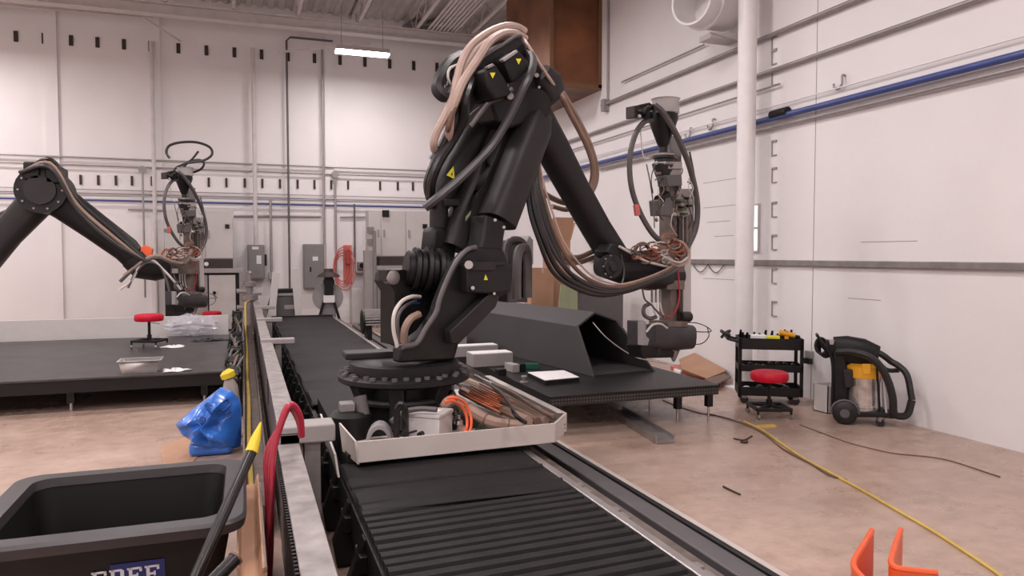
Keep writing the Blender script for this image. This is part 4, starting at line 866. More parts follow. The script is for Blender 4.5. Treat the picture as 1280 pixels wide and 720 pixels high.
# ================================================================== RIGHT PRINT BED
BX0, BX1, BY0, BY1, BZ = 2.98, 5.07, 7.1, 13.2, .42
t = thing('print_bed', 'low black steel print bed with perforated apron and short legs', 'table', (4, 9, 0))
bx('bed_top', 'black', t, BX0, BX1, BY0, BY1, BZ - .025, BZ, .006); bx('front_apron', 'perforated', t, BX0 + .01, BX1 - .01, BY0 + .01, BY0 + .04, BZ - .11, BZ - .02); bx('side_apron', 'black', t, BX1 - .04, BX1 - .01, BY0 + .04, BY1, BZ - .11, BZ - .02); bx('side_apron', 'black', t, BX0 + .01, BX0 + .04, BY0 + .04, BY1, BZ - .11, BZ - .02); bx('back_apron', 'black', t, BX0, BX1, BY1 - .04, BY1, BZ - .11, BZ - .02)
for lx in (BX0 + .12, 4.58, BX1 - .08):
    for ly in (BY0 + .1, BY0 + .71, BY1 - 1.5, BY1 - .2):
        l = bx('leg', 'black', t, lx - .035, lx + .035, ly - .035, ly + .035, .16, BZ - .03); MB().cyl((lx, ly, .0), (lx, ly, .17), .014, n=10).build('leveling_foot', 'chrome', l)
# the moulded channel
mdir = Vector((-.148, .989, 0)); ndir = Vector((.989, .148, 0)); mo = P(742, 470.5, z=.43); mo.z = BZ
sec = [(0.0, 0.0), (.075, .575), (.44, .735), (.74, .62), (.95, .0)]
t = thing('moulded_channel', 'big black moulded channel part lying open-ended on the print bed', 'mould part', mo)
def mpt(n_, z_, s_, off=0): return mo + ndir * n_ + mdir * s_ + Z * z_
Lm = 4.3
def cut(z_): return .62 * z_ / .74
def mface(nm, i, j, mtl):
    (n0, z0_), (n1, z1_) = sec[i], sec[j]; nin = Vector((0, 0, 0))
    d = ndir * (n1 - n0) + Z * (z1_ - z0_); nn = mdir.cross(d).normalized() * .03
    if nn.z > 0 : nn = -nn
    MB().prism([mpt(n0, z0_, cut(z0_)), mpt(n1, z1_, cut(z1_)), mpt(n1, z1_, Lm), mpt(n0, z0_, Lm)], nn).build(nm, mtl, t, bev=.008)
mface('near_wall', 0, 1, 'mold'); mface('top_slope', 1, 2, 'mold'); mface('far_slope', 2, 3, 'mold'); mface('far_wall', 3, 4, 'mold')
MB().prism([mpt(.04, 0.0, .03), mpt(.91, 0.0, .03), mpt(.91, .0, Lm - .02), mpt(.04, .0, Lm - .02)], (0, 0, .02)).build('floor_sheet', 'mold', t)
MB().prism([mpt(.02, 0, Lm - .06), mpt(.09, .56, Lm - .06), mpt(.44, .72, Lm - .06), mpt(.73, .60, Lm - .06), mpt(.93, 0, Lm - .06)], mdir * .04).build('end_light_stop', 'mold', t)  # unseen closure, added so no light shows through the far end
hose('trim_cord', 'wire_white', t, [P(741, 403, y=7.95), P(756, 420, y=7.85), P(775, 435, y=7.8), P(796, 447, y=7.75), P(820, 452, y=7.7), P(834, 455, y=7.7)], .006, 6)
# loose pieces on the bed
def bedbox(nm, m, px, py, sx, sy, h, lab, cat, ang=0.0, lid=None):
    q = P(px, py, z=BZ); t = thing(nm, lab, cat, (q.x, q.y, BZ)); r = Matrix.Rotation(ang, 4, 'Z')
    rbox('bar_body', m, t, q, sx, sy, BZ, BZ + h, .006, r)
    if lid: rbox('top_strip', lid, t, q, sx * .98, sy * .9, BZ + h, BZ + h + .008, 0, r)
    return t
bedbox('steel_block', 'cab_grey', 612, 456, .28, .15, .17, 'large grey steel block on the bed beside the moulded channel', 'block', .02, 'paper')
bedbox('steel_block', 'cab_grey', 592, 444, .34, .12, .15, 'middle grey steel block behind the large steel block on bed', 'block', .02, 'paper')
bedbox('steel_block', 'cab_grey', 571, 433, .13, .12, .18, 'small grey steel block farthest back on the bed', 'block', .02, 'cab_white')
bedbox('green_bar', 'green', 652, 461, .22, .05, .07, 'green bar lying under the edge of moulded channel', 'bar', -.35)
bedbox('black_block', 'black', 626, 469, .055, .05, .08, 'small black block on the bed before the large steel block', 'block', .1)
bedbox('black_block', 'black', 652, 464, .04, .04, .10, 'small black block on the bed beside the green bar', 'block', .1)
bedbox('grey_plate', 'cab_grey', 640, 464, .05, .12, .10, 'pale grey plate standing between the two small black blocks', 'plate', .1)
t = thing('white_board', 'white board lying flat on the bed before the moulded channel', 'board', P(690, 475, z=BZ))
pq = [P(660, 466, z=BZ + .05), P(705, 463.5, z=BZ + .05), P(724, 472, z=BZ + .05), P(681, 476, z=BZ + .05)]
MB().prism(pq, (0, 0, .008)).build('board_sheet', 'paper', t); MB().prism([v_ - Z * .05 for v_ in pq], (0, 0, .05)).build('board_base', 'black', t)
q = P(655, 478, z=BZ); tag(MB().lathe((q.x, q.y, BZ), [(.05, 0), (.05, .012), (.02, .02), (.02, .06), (.035, .065), (.03, .08)], 12).build('clamp_knob', 'steel_dull'), 'small metal clamp knob on the bed before the white board', 'knob')
# floor channels beside the bed
a, b = P(768, 513, z=.03), P(832, 551, z=.03)
t = thing('floor_channel', 'pale steel channel bar lying on the floor under the bed edge', 'channel', ((a.x + b.x) / 2, (a.y + b.y) / 2, 0))
d = (b - a).normalized(); m = MB().bar(V(a.x, a.y, .02), V(b.x, b.y, .02), .2, .03); m.build('web', 'steel_dull', t)
for s_ in (-1, 1):
    o_ = Vector((d.y, -d.x, 0)) * .1 * s_; MB().bar(V(a.x, a.y, .04) + o_, V(b.x, b.y, .04) + o_, .015, .08).build('flange', 'steel', t)
# things standing behind the bed
def board(nm, m, pts, y, thick, lab, cat, lean=.25):
    v_ = [P(px, py, y=y) for px, py in pts]; zm = max(p.z for p in v_)
    for p in v_: p.y += lean * (p.z / zm)
    return tag(MB().prism(v_, (0, thick, 0)).build(nm, m, bev=.004), lab, cat)
yb = 13.8
x0_, x1_ = P(688, 300, y=yb).x, P(713, 300, y=yb).x; zt_ = P(700, 272, y=yb).z
t = thing('tall_carton', 'tall brown cardboard carton standing behind the print bed', 'carton', ((x0_ + x1_) / 2, yb, 0)); bx('carton_body', 'cardboard', t, x0_, x1_, yb, yb + .4, 0, zt_ - .45); MB().prism([(x0_, yb, zt_ - .45), (x1_, yb, zt_ - .45), (x1_ + .05, yb - .08, zt_), (x0_ + .02, yb - .08, zt_)], (0, .015, 0)).build('flap', 'cardboard', t); MB().prism([(x1_, yb, zt_ - .45), (x1_, yb + .4, zt_ - .45), (x1_ + .14, yb + .4, zt_ - .1), (x1_ + .1, yb, zt_ - .1)], (.012, 0, 0)).build('flap', 'cardboard', t)
yb = 13.4; a, b = P(664, 335, y=yb), P(692, 378, y=yb); t = thing('carton', 'low brown cardboard carton behind the robot shoulder conduit', 'carton', ((a.x + b.x) / 2, yb, 0)); bx('carton_body', 'cardboard', t, a.x, b.x, yb, yb + .35, 0, a.z); bx('tape', 'hose_pink', t, (a.x + b.x) / 2 - .03, (a.x + b.x) / 2 + .03, yb - .002, yb + .352, a.z - .1, a.z + .002)
yb = 12.1; a, b = P(720, 362, y=yb), P(779, 396, y=yb)
t = thing('grey_crate', 'dark grey crate standing behind the moulded channel', 'crate', ((a.x + b.x) / 2, yb, 0)); bx('crate_body', 'panel_grey', t, a.x, b.x, yb, yb + .6, 0, a.z, .01); bx('crate_rim', 'panel_grey', t, a.x - .02, b.x + .02, yb - .02, yb + .62, a.z - .06, a.z, .01)
v_ = [P(692, 385, y=yb - .05), P(722, 385, y=yb - .05), P(722, 357, y=yb - .05), P(701, 356, y=yb - .05)]
v_[0].z = v_[1].z = 0; tag(MB().prism(v_, (0, .02, 0)).build('green_sheet', 'pale_green'), 'pale green sheet leaning beside the dark grey crate', 'sheet')

# ================================================================== RIGHT FLOOR: CART, STOOL, VACUUM
X0, X1, Y0, Y1 = 5.90, 6.68, 7.83, 8.28
_before = set(o.name for o in bpy.data.objects)
cart = thing('utility_cart', 'black three-shelf steel utility cart against the right wall', 'cart', ((X0 + X1) / 2, (Y0 + Y1) / 2, 0))
for nm, za, zb in (('top_tray', .70, .84), ('middle_shelf', .42, .50), ('bottom_shelf', .11, .22)):
    m = MB().box(X0, X1, Y0, Y1, za, za + .012); m.box(X0, X1, Y0, Y0 + .012, za, zb); m.box(X0, X1, Y1 - .012, Y1, za, zb); m.box(X0, X0 + .012, Y0, Y1, za, zb); m.box(X1 - .012, X1, Y0, Y1, za, zb); m.build(nm, 'black', cart)
for px_ in (X0, X1 - .04):
    for py_ in (Y0, Y1 - .04): bx('post', 'black', cart, px_, px_ + .04, py_, py_ + .04, .11, .84, .004)
for px_ in (X0 + .08, X1 - .08):
    for py_ in (Y0 + .06, Y1 - .06):
        cs = bx('caster_fork', 'steel_dull', cart, px_ - .03, px_ + .03, py_ - .02, py_ + .02, .07, .11); MB().cyl((px_, py_ - .016, .05), (px_, py_ + .016, .05), .05, n=18).build('wheel', 'rubber', cs)
MB().tube([(X0, Y0 + .03, .79), (X0 - .12, Y0 + .03, .82), (X0 - .14, Y0 + .06, .83), (X0 - .14, Y1 - .06, .83), (X0 - .12, Y1 - .03, .82), (X0, Y1 - .03, .79)], .016, 8, 3).build('push_handle', 'black', cart)
# things on the cart
tag(MB().box(6.06, 6.24, 7.9, 8.02, .712, .875).build('parts_box', 'paper', bev=.006), 'white parts box with the yellow box on the cart top', 'box')
tag(MB().box(6.242, 6.405, 7.9, 8.02, .712, .865).build('yellow_box', 'label_yellow', bev=.006), 'bright yellow box beside the white box on cart', 'box')
q = V(6.50, 7.95, .712); t = thing('cordless_drill', 'orange cordless drill standing on the cart top', 'drill', q)
MB().loft([(q + V(0, 0, 0), .04, .03), (q + V(.0, 0, .05), .03, .025), (q + V(-.01, 0, .16), .028, .025), (q + V(-.02, 0, .22), .035, .03)], up=(0, 1, 0), n=12).build('grip', 'amber_plastic', t); MB().cyl(q + V(-.1, 0, .2), q + V(.09, 0, .16), .034, n=14).build('motor_housing', 'amber_plastic', t); MB().cyl(q + V(.09, 0, .16), q + V(.15, 0, .147), .016, n=10).build('chuck', 'black', t); bx('battery', 'black', t, q.x - .05, q.x + .05, q.y - .03, q.y + .03, .712, .75, .006)
rng = random.Random(11)
spots_ = [(X0 + .05 + .0775 * k, 8.24, rng.uniform(-.015, .015), 8.10) for k in range(9)] + [(X0 + .05, 7.97, .0, 7.86), (X0 + .115, 7.98, -.01, 7.87)]
for (xx, ya_, dx_, yb2) in spots_:            # tools standing in the tray, leaning over its rim
    p0, p1 = V(xx, ya_, .72), V(xx + dx_, yb2, rng.uniform(.87, .93))
    t = thing('hand_tool', 'dark hand tool leaning in the clutter on the cart top', 'tool', (p0.x, p0.y, .712), 'tools on the cart top')
    mq = p0.lerp(p1, .45); MB().cyl(p0, mq, .007, n=6).build('shank', 'steel_dull', t); MB().loft([(p0.lerp(p1, .4), .011, .011), (p0.lerp(p1, .7), .018, .016), (p1, .014, .013)], n=8).build('handle', 'black', t)
tag(MB().tube([(X0 - .10, 7.90, .866), (X0 - .19, 7.93, .90), (X0 - .2, 8.02, .91), (X0 - .14, 8.08, .868), (X0 - .09, 8.12, .90), (X0 - .14, 8.19, .866), (X0 - .19, 8.2, .80)], .02, 7).build('cable_bundle', 'rubber'), 'black cable bundle draped on the cart handle', 'cable')
for k in range(8):
    xx = X0 + .08 + k * .088; h_ = rng.uniform(.05, .12); yy = rng.uniform(Y0 + .1, Y1 - .15)
    tag(MB().prism([(xx - .041, yy, .432), (xx + .041, yy, .432), (xx + .036, yy, .432 + h_ * .6), (xx - .01, yy, .432 + h_), (xx - .037, yy, .432 + h_ * .8)], (0, .08, 0)).build('tool_case', 'black', bev=.006), 'small black case on the middle shelf of cart', 'case', 'cases on the middle cart shelf')
for k in range(4):
    xx = X0 + .12 + k * .16; tag(MB().loft([(V(xx, 8, .122), .05, .08), (V(xx, 8, .18), .06, .09), (V(xx, 8, .2 + .02 * (k % 2)), .03, .05)], n=12).build('cloth_bundle', 'paper' if k == 0 else 'black'), 'white rag bundle on the bottom shelf of cart' if k == 0 else 'black rag bundle on the bottom shelf of cart', 'rag', None if k == 0 else 'black rags on the bottom cart shelf')
tag(MB().box(6.32, 6.60, 7.85, 7.915, .432, .46).build('steel_rule', 'steel', bev=.003), 'flat steel bar on the middle shelf of cart', 'bar')

CR = Matrix.Translation((5.89, 7.86, 0)) @ Matrix.Rotation(math.radians(-31), 4, 'Z') @ Matrix.Translation((-X0, -Y0, 0))
for o in list(bpy.data.objects):              # the cart and what lies on it stand turned to the wall
    if o.name not in _before and o.parent is None:
        o.location = CR @ o.location; o.rotation_euler.z += math.radians(-31)
sq = P(961, 520, z=0)
def make_stool(loc, label):
    t = thing('rolling_stool', label, 'stool', loc); x, y, z = loc
    MB().lathe((x, y, z + .42), [(.10, 0), (.2, .0), (.215, .02), (.218, .07), (.205, .1), (.17, .112), (0, .115)], 32).build('seat', 'red_vinyl', t)
    MB().cyl((x, y, z + .1), (x, y, z + .42), .022, n=14).build('gas_column', 'black', t)
    MB().cyl((x, y, z + .1), (x, y, z + .2), .035, n=14).build('column_sleeve', 'black', t)
    m = MB()
    rr = .27; pts = [(x + rr * math.cos(math.radians(a_)), y + rr * math.sin(math.radians(a_)), z + .11) for a_ in (25, 115, 205, 295)]
    for i in range(4): m.bar(pts[i], pts[(i + 1) % 4], .04, .035)
    for p_ in pts: m.bar(p_, (x, y, z + .125), .04, .035)
    m.build('base_frame', 'black', t, bev=.004)
    for p_ in pts:
        s_ = MB().cyl((p_[0], p_[1], z + .05), (p_[0], p_[1], z + .1), .014, n=8).build('caster_stem', 'black', t); MB().cyl((p_[0] - .012, p_[1], z + .03), (p_[0] + .012, p_[1], z + .03), .03, n=14).build('caster', 'steel_dull', s_)
    MB().tube([(x, y, z + .4), (x + .1, y - .05, z + .385), (x + .16, y - .08, z + .375)], .006, 6, 0).build('lift_lever', 'steel', t)
    return t
stool = make_stool((sq.x, sq.y, 0), 'red padded rolling stool standing before the black cart')
# tag on the floor near the stool
q = P(957, 533, z=0); tag(MB().prism([(q.x - .12, q.y - .03, 0), (q.x + .1, q.y - .06, 0), (q.x + .14, q.y + .04, 0), (q.x - .08, q.y + .06, 0)], (0, 0, .01)).build('yellow_wrap', 'yellow_cord'), 'small yellow cord wrap on the floor before the stool', 'cord')

VA = math.radians(43); VN = Vector((math.sin(VA), math.cos(VA), 0)); VR = Vector((math.cos(VA), -math.sin(VA), 0))
VQ = P(1075, 528, z=0)
def vp(px, py, dy=0.0):
    d = ray(px, py); t_ = (VQ.dot(VN) + dy) / d.dot(VN); return Vector((d.x * t_, d.y * t_, CH + d.z * t_))
q = VQ
vac = thing('shop_vacuum', 'wheeled steel-tank shop vacuum with yellow head and black hose', 'vacuum', (q.x, q.y, 0))
def vprism(nm, m, o, d0, d1, bev=.012): return MB().prism([vp(x_, y_, d0) for x_, y_ in o], VN * (d1 - d0)).build(nm, m, vac, bev=bev)
q = vp(1079, 500); tb, tt = vp(1079, 515).z, vp(1079, 470).z
TC = V(q.x, q.y, 0)
MB().lathe((TC.x, TC.y, tb), [(.165, 0), (.17, .01), (.17, .07), (.175, .075), (.175, .09), (.17, .095), (.17, tt - tb - .06), (.175, tt - tb - .05), (.175, tt - tb)], 32).build('tank', 'vac_tank', vac)
MB().lathe((TC.x - .01, TC.y, tt - .005), [(.18, 0), (.185, .03), (.18, .12), (.14, .15)], 32).build('yellow_head', 'amber_plastic', vac)
vprism('head_clip', 'amber_plastic', [(1077, 455), (1089, 455), (1088, 468), (1078, 468)], -.2, -.17, .006)
MB().loft([(vp(1040, 436), .05, .14), (vp(1056, 438), .09, .17), (vp(1078, 442), .09, .17), (vp(1098, 446), .05, .12)], n=16, p=2.6).build('head_top', 'black', vac)
vprism('rear_frame', 'black', [(1041, 440), (1050, 437), (1057, 450), (1060, 470), (1060, 512), (1042, 512)], -.10, .12, .015)
vprism('side_pod', 'robot_grey', [(1054, 462), (1066, 462), (1067, 484), (1056, 486)], -.17, -.08, .012)
m = MB()
for dy in (-.13, .13): m.tube([vp(1040, 512, dy), vp(1041, 460, dy), vp(1036, 440, dy), vp(1022, 420, dy)], .016, 8, 4)
m.tube([vp(1022, 420, -.13), vp(1021, 418, 0), vp(1022, 420, .13)], .018, 8, 4); m.build('push_handle', 'black', vac)
rngv = random.Random(2)
for k in range(5): hose('cord_wrap', 'rubber' if k % 2 else 'hose_black', vac, [vp(1026 + 9 * math.cos(a_) * .8 + k * 1.6, 432 + 10 * math.sin(a_) + k * 1.2, -.1 + .03 * k) for a_ in [i * math.pi / 4 for i in range(9)]], .012, 6)
vprism('handle_grip', 'black', [(1021, 421), (1030, 424), (1042, 428), (1046, 436), (1040, 446), (1032, 440), (1024, 432)], -.06, .06, .015)
vprism('silver_badge', 'steel', [(1036, 424), (1043, 425), (1042, 431), (1037, 431)], -.08, -.06, .004)
vprism('base_deck', 'black', [(1044, 512), (1062, 514), (1108, 516), (1118, 518), (1118, 524), (1100, 522), (1060, 522), (1044, 522)], -.18, .18, .012)
for dy in (-.2, .17):
    c = vp(1056, 519, dy); c.z = .13; w_ = MB().lathe(c, [(.06, -.01), (.115, .0), (.13, .01), (.13, .04), (.11, .05)], 28, VN).build('rear_wheel', 'rubber', vac); MB().cyl(c - VN * .02, c + VN * .03, .05, n=16).build('hub', 'panel_grey', w_)
    MB().tube([c + VR * .145 * math.cos(a_) + VN * .02 + Z * .145 * math.sin(a_) for a_ in [math.pi * i / 8 for i in range(9)]], .012, 8, 0).build('mudguard', 'hose_grey', vac)
for dy in (-.14, .12):
    c = vp(1100, 528, dy); c.z = .045; f_ = bx('caster_fork', 'steel', vac, c.x - .03, c.x + .03, c.y - .02, c.y + .03, .06, .14); MB().cyl(c - VN * .015, c + VN * .015, .045, n=16).build('front_caster', 'rubber', f_)
hose('suction_hose', 'rubber', vac, [vp(1046, 440, -.16), vp(1066, 440, -.2), vp(1086, 446, -.22), vp(1100, 458, -.22), vp(1110, 476, -.22), vp(1116, 498, -.22), vp(1117, 515, -.2), vp(1122, 520, -.18), vp(1134, 518, -.16), vp(1140, 500, -.14)], .04)
hose('suction_hose', 'rubber', vac, [vp(1056, 434, .1), vp(1080, 436, .05), vp(1100, 442, .0), vp(1114, 452, .0), vp(1124, 458, -.04), vp(1134, 470, -.08), vp(1140, 500, -.14)], .035)
hose('hose_wand', 'rubber', vac, [vp(1096, 450, .06), vp(1108, 462, .04), vp(1124, 463, .0)], .025)
for px in (1096, 1104): MB().tube([vp(px, 458, -.16), vp(px + 2, 490, -.16), vp(px + 4, 516, -.16)], .012, 8, 0).build('guard_rod', 'black' if px < 1100 else 'cab_white', vac)
vprism('filter_cover', 'cab_white', [(1102, 466), (1108, 466), (1113, 512), (1104, 512)], -.05, .1, .01)

# cardboard pile behind the bed end
def flat(nm, m, pts, z, th, lab, cat='cardboard'):
    v_ = [P(x_, y_, z=z) for x_, y_ in pts]
    return tag(MB().prism(v_, (0, 0, th)).build(nm, m, bev=.003), lab, cat)
flat('red_pallet', 'pinkred', [(838, 462), (872, 474), (900, 482), (904, 475), (880, 468), (850, 460)], 0, .06, 'low orange-red pallet under the cardboard sheets', 'pallet')
flat('cardboard_sheet', 'cardboard', [(846, 461), (856, 459), (902, 474), (896, 477), (868, 470)], .06, .02, 'long cardboard sheet lying on the orange-red pallet')
v_ = [P(849, 450, x=6.96), P(868, 442, x=6.97), P(909, 464, x=6.96), P(884, 474, z=.09), P(852, 462, z=.09)]; tag(MB().prism(v_, (0, 0, .015)).build('cardboard_sheet', 'cardboard'), 'large tan cardboard sheet lying topmost and tilted on the pile', 'cardboard')
flat('cardboard_sheet', 'hose_brown', [(880, 476), (905, 468), (914, 472), (895, 482)], .08, .02, 'small brown cardboard scrap at the end of the pile')
flat('dark_mat', 'rubber', [(848, 472), (870, 476), (862, 480), (846, 477)], .0, .03, 'small black mat beside the orange-red pallet', 'mat')
flat('paper_scrap', 'paper', [(843, 463), (852, 466), (850, 469), (842, 466)], .06, .04, 'white paper scrap on the pile of cardboard', 'paper')
# cords and debris on the floor
def cord(nm, m, pts, r, lab, cat='cord'): return tag(MB().tube([P(x_, y_, z=r) for x_, y_ in pts], r, 6).build(nm, m), lab, cat)
cord('extension_cable', 'yellow_cord', [(930, 527), (952, 537), (975, 553), (1005, 573), (1040, 592), (1080, 614), (1120, 637), (1170, 666), (1230, 705), (1262, 728)], .012, 'yellow extension cord running across the concrete floor')
cord('power_cable', 'hose_brown', [(884, 517), (910, 523), (935, 532), (956, 543), (980, 562), (1014, 580), (1035, 593), (1058, 600)], .009, 'brown cord twisted along the yellow extension cord')
cord('thin_cord', 'hose_brown', [(1000, 531), (1030, 542), (1060, 553), (1095, 562), (1120, 567), (1180, 574), (1250, 596)], .006, 'thin brown cord crossing the floor toward the vacuum')
cord('long_crack_filler', 'hose_brown', [(828, 500), (845, 507), (870, 515), (884, 518)], .005, 'thin brown cord under the print bed corner')
cord('stick', 'dark_brown', [(904, 608), (914, 613), (925, 618)], .008, 'thin dark stick lying on the open floor', 'stick')
cord('twig', 'dark_brown', [(917, 548), (930, 550), (940, 545)], .008, 'bent dark twig lying on the floor', 'stick'); 
cord('pebble_strip', 'dark_brown', [(926, 552), (931, 553), (934, 552)], .012, 'short black scrap beside the bent twig', 'scrap')
# orange upright guards near the camera
def guard(px_pts, lab):
    HG = .3; pp = smooth_path([P(x_, y_, z=HG) for x_, y_ in px_pts], 5); n_ = len(pp); th = .012; ctr = pp[n_ // 2]
    t = thing('column_guard', lab, 'guard', (ctr.x, ctr.y, 0)); vs = []; fs = []
    for i, p_ in enumerate(pp):
        d = (pp[min(i + 1, n_ - 1)] - pp[max(i - 1, 0)]).normalized(); nn = Vector((-d.y, d.x, 0)) * th
        for zz in (0, HG): vs += [V(p_.x, p_.y, zz) - nn, V(p_.x, p_.y, zz) + nn]
    for i in range(n_ - 1):
        a_, b_ = i * 4, i * 4 + 4
        fs += [(a_, b_, b_ + 2, a_ + 2), (a_ + 1, a_ + 3, b_ + 3, b_ + 1), (a_ + 2, b_ + 2, b_ + 3, a_ + 3), (a_, a_ + 1, b_ + 1, b_)]
    fs += [(0, 2, 3, 1), (4 * n_ - 4, 4 * n_ - 3, 4 * n_ - 1, 4 * n_ - 2)]
    MB().add(vs, fs).build('guard_shell', 'orange_plastic', t, bev=.004)
    MB().tube([p_ + Z * 0 for p_ in pp], .016, 8, 0).build('rolled_rim', 'orange_plastic', t)
    vs = []; fs = []
    for i, p_ in enumerate(pp):
        d = (pp[min(i + 1, n_ - 1)] - pp[max(i - 1, 0)]).normalized(); nn = Vector((-d.y, d.x, 0)) * .04
        for zz in (0, .012): vs += [V(p_.x, p_.y, zz) - nn, V(p_.x, p_.y, zz) + nn]
    for i in range(n_ - 1):
        a_, b_ = i * 4, i * 4 + 4; fs += [(a_, b_, b_ + 2, a_ + 2), (a_ + 1, a_ + 3, b_ + 3, b_ + 1), (a_ + 2, b_ + 2, b_ + 3, a_ + 3), (a_, a_ + 1, b_ + 1, b_)]
    fs += [(0, 2, 3, 1), (4 * n_ - 4, 4 * n_ - 3, 4 * n_ - 1, 4 * n_ - 2)]; MB().add(vs, fs).build('base_flange', 'orange_plastic', t)
guard([(1090, 663), (1080, 680), (1070, 696), (1067, 704), (1069, 712), (1077, 721), (1086, 728), (1096, 734)], 'orange plastic column guard with its open side toward the cord')
guard([(1126, 662), (1120, 678), (1115, 696), (1114, 703), (1117, 708), (1126, 711), (1150, 714), (1172, 716)], 'second orange plastic column guard standing alongside the other')

# ================================================================== LEFT SIDE
LX0, LX1, LY0, LY1 = -5.2, -.26, 10.1, 14.7
t = thing('print_bed', 'wide low dark print bed with scuffed top beside the beam', 'table', (-2.6, 12, 0))
bx('bed_top', 'bed_left', t, LX0, LX1, LY0, LY1, BZ - .03, BZ, .006); bx('front_apron', 'black', t, LX0, LX1, LY0 + .02, LY0 + .06, BZ - .18, BZ - .03); bx('side_apron', 'black', t, LX1 - .05, LX1 - .01, LY0 + .06, LY1, BZ - .18, BZ - .03); 
for yy in (LY0 + .3, LY0 + 1.5, LY0 + 2.9, LY1 - .3): bx('frame_beam', 'black_rough', t, LX0 + .1, LX1 - .06, yy - .04, yy + .04, BZ - .18, BZ - .03)
for xx in (-4.6, -2.9, -1.2): bx('frame_beam', 'black_rough', t, xx - .04, xx + .04, LY0 + .06, LY1 - .05, BZ - .15, BZ - .03)
for lx in (-5, -3.6, -2.0, -.5):
    for ly in (LY0 + .15, LY1 - .15): l = bx('leg', 'black', t, lx - .04, lx + .04, ly - .04, ly + .04, .1, BZ - .03); MB().cyl((lx, ly, 0), (lx, ly, .1), .018, n=8).build('leveling_foot', 'steel', l)
zt_ = P(230, 395, y=14.8).z
t = thing('low_panel', 'low white panel standing behind the far print bed', 'panel', (-2.5, 14.8, 0)); bx('panel_sheet', 'cab_white', t, -5.2, -.29, 14.78, 14.82, 0.02, zt_, .006)
for xx in (-5.0, -2.6, -.4): bx('panel_foot', 'black', t, xx - .05, xx + .05, 14.80, 15.1, 0, .04)
q = P(187, 434, z=BZ)
copy_tree(stool, V(q.x - sq.x, q.y - sq.y, BZ), label='red padded rolling stool standing on the far print bed')
q = P(265, 391, y=19.25); copy_tree(stool, V(q.x - sq.x, 19.25 - sq.y, 0), label='red stool seat showing above the low white panel')
# stainless pan, papers, mats, clear bag on left bed
q0, q1 = P(150, 467, z=BZ), P(199, 466, z=BZ)
t = thing('steel_pan', 'stainless steel steam pan on the front of the far bed', 'pan', ((q0.x + q1.x) / 2, q1.y + .15, BZ)); xa, xb, ya, yb_ = q0.x, q1.x, q1.y, q1.y + .33
m = MB()
for f_, zz in (((.03), .005), ((.0), .15)): pass
v0 = [(xa + .03, ya + .03), (xb - .03, ya + .03), (xb - .03, yb_ - .03), (xa + .03, yb_ - .03)]; v1 = [(xa, ya), (xb, ya), (xb, yb_), (xa, yb_)]; v2 = [(xa - .025, ya - .025), (xb + .025, ya - .025), (xb + .025, yb_ + .025), (xa - .025, yb_ + .025)]
m.add([(x_, y_, BZ + .003) for x_, y_ in v0] + [(x_, y_, BZ + .16) for x_, y_ in v1], [(0, 1, 2, 3)] + [(i, (i + 1) % 4, 4 + (i + 1) % 4, 4 + i) for i in range(4)]); m.build('pan_body', 'steel', t, thick=.004)
m = MB().add([(x_, y_, BZ + .16) for x_, y_ in v1] + [(x_, y_, BZ + .158) for x_, y_ in v2], [(i, (i + 1) % 4, 4 + (i + 1) % 4, 4 + i) for i in range(4)]); m.build('pan_rim', 'steel', t, thick=.005)
def crumple(nm, m, px, py, rx, ry, h, lab, cat, zz=BZ, seed=1):
    c = P(px, py, z=zz); rg = random.Random(seed); ph = [rg.uniform(0, 6) for _ in range(6)]
    def fn(u, v):
        a_ = u * 2 * math.pi; rr = v * (1 + .18 * math.sin(3 * a_ + ph[0]) + .12 * math.sin(5 * a_ + ph[1]))
        return (c.x + rx * rr * math.cos(a_), c.y + ry * rr * math.sin(a_), zz + .004 + h * abs(math.sin(a_ * 2 + ph[2]) * math.sin(v * 5 + ph[3])) * (1 - v * .5))
    return tag(MB().grid(fn, 24, 5).build(nm, m, thick=.003), lab, cat)
crumple('rag', 'paper', 219, 464, .16, .12, .05, 'white crumpled rag beside the steel pan on far bed', 'rag', seed=4)
crumple('paper_sheet', 'paper', 217, 434, .17, .14, .04, 'white crumpled paper in the middle of far bed', 'paper', seed=6)
crumple('rag', 'grey_lid', 198, 424, .14, .1, .08, 'pale rag at the foot of the stool on far bed', 'rag', seed=9)
crumple('black_mat', 'rubber', 262, 426, .27, .11, .06, 'black rubber scrap near the back edge of far bed', 'mat', seed=12)
c = P(243, 416, z=BZ) + V(0, -.66, .0); rg = random.Random(5)
m = MB(); NN = 20
def bagf(u, v):
    a_ = u * 2 * math.pi; b_ = v * math.pi; k = 1 + .1 * math.sin(5 * a_ + 3 * b_) + .08 * math.sin(9 * a_ - 5 * b_) + .06 * math.sin(11 * b_)
    return (c.x + .42 * k * math.sin(b_) * math.cos(a_), c.y + .2 * k * math.sin(b_) * math.sin(a_), BZ + .03 + .16 * (1 - math.cos(b_) * k) * (1 + .15 * math.sin(3 * a_)))
tag(MB().grid(bagf, 30, 16).build('plastic_bag', 'plastic_clear'), 'crumpled clear plastic bag at the back of far bed', 'bag')
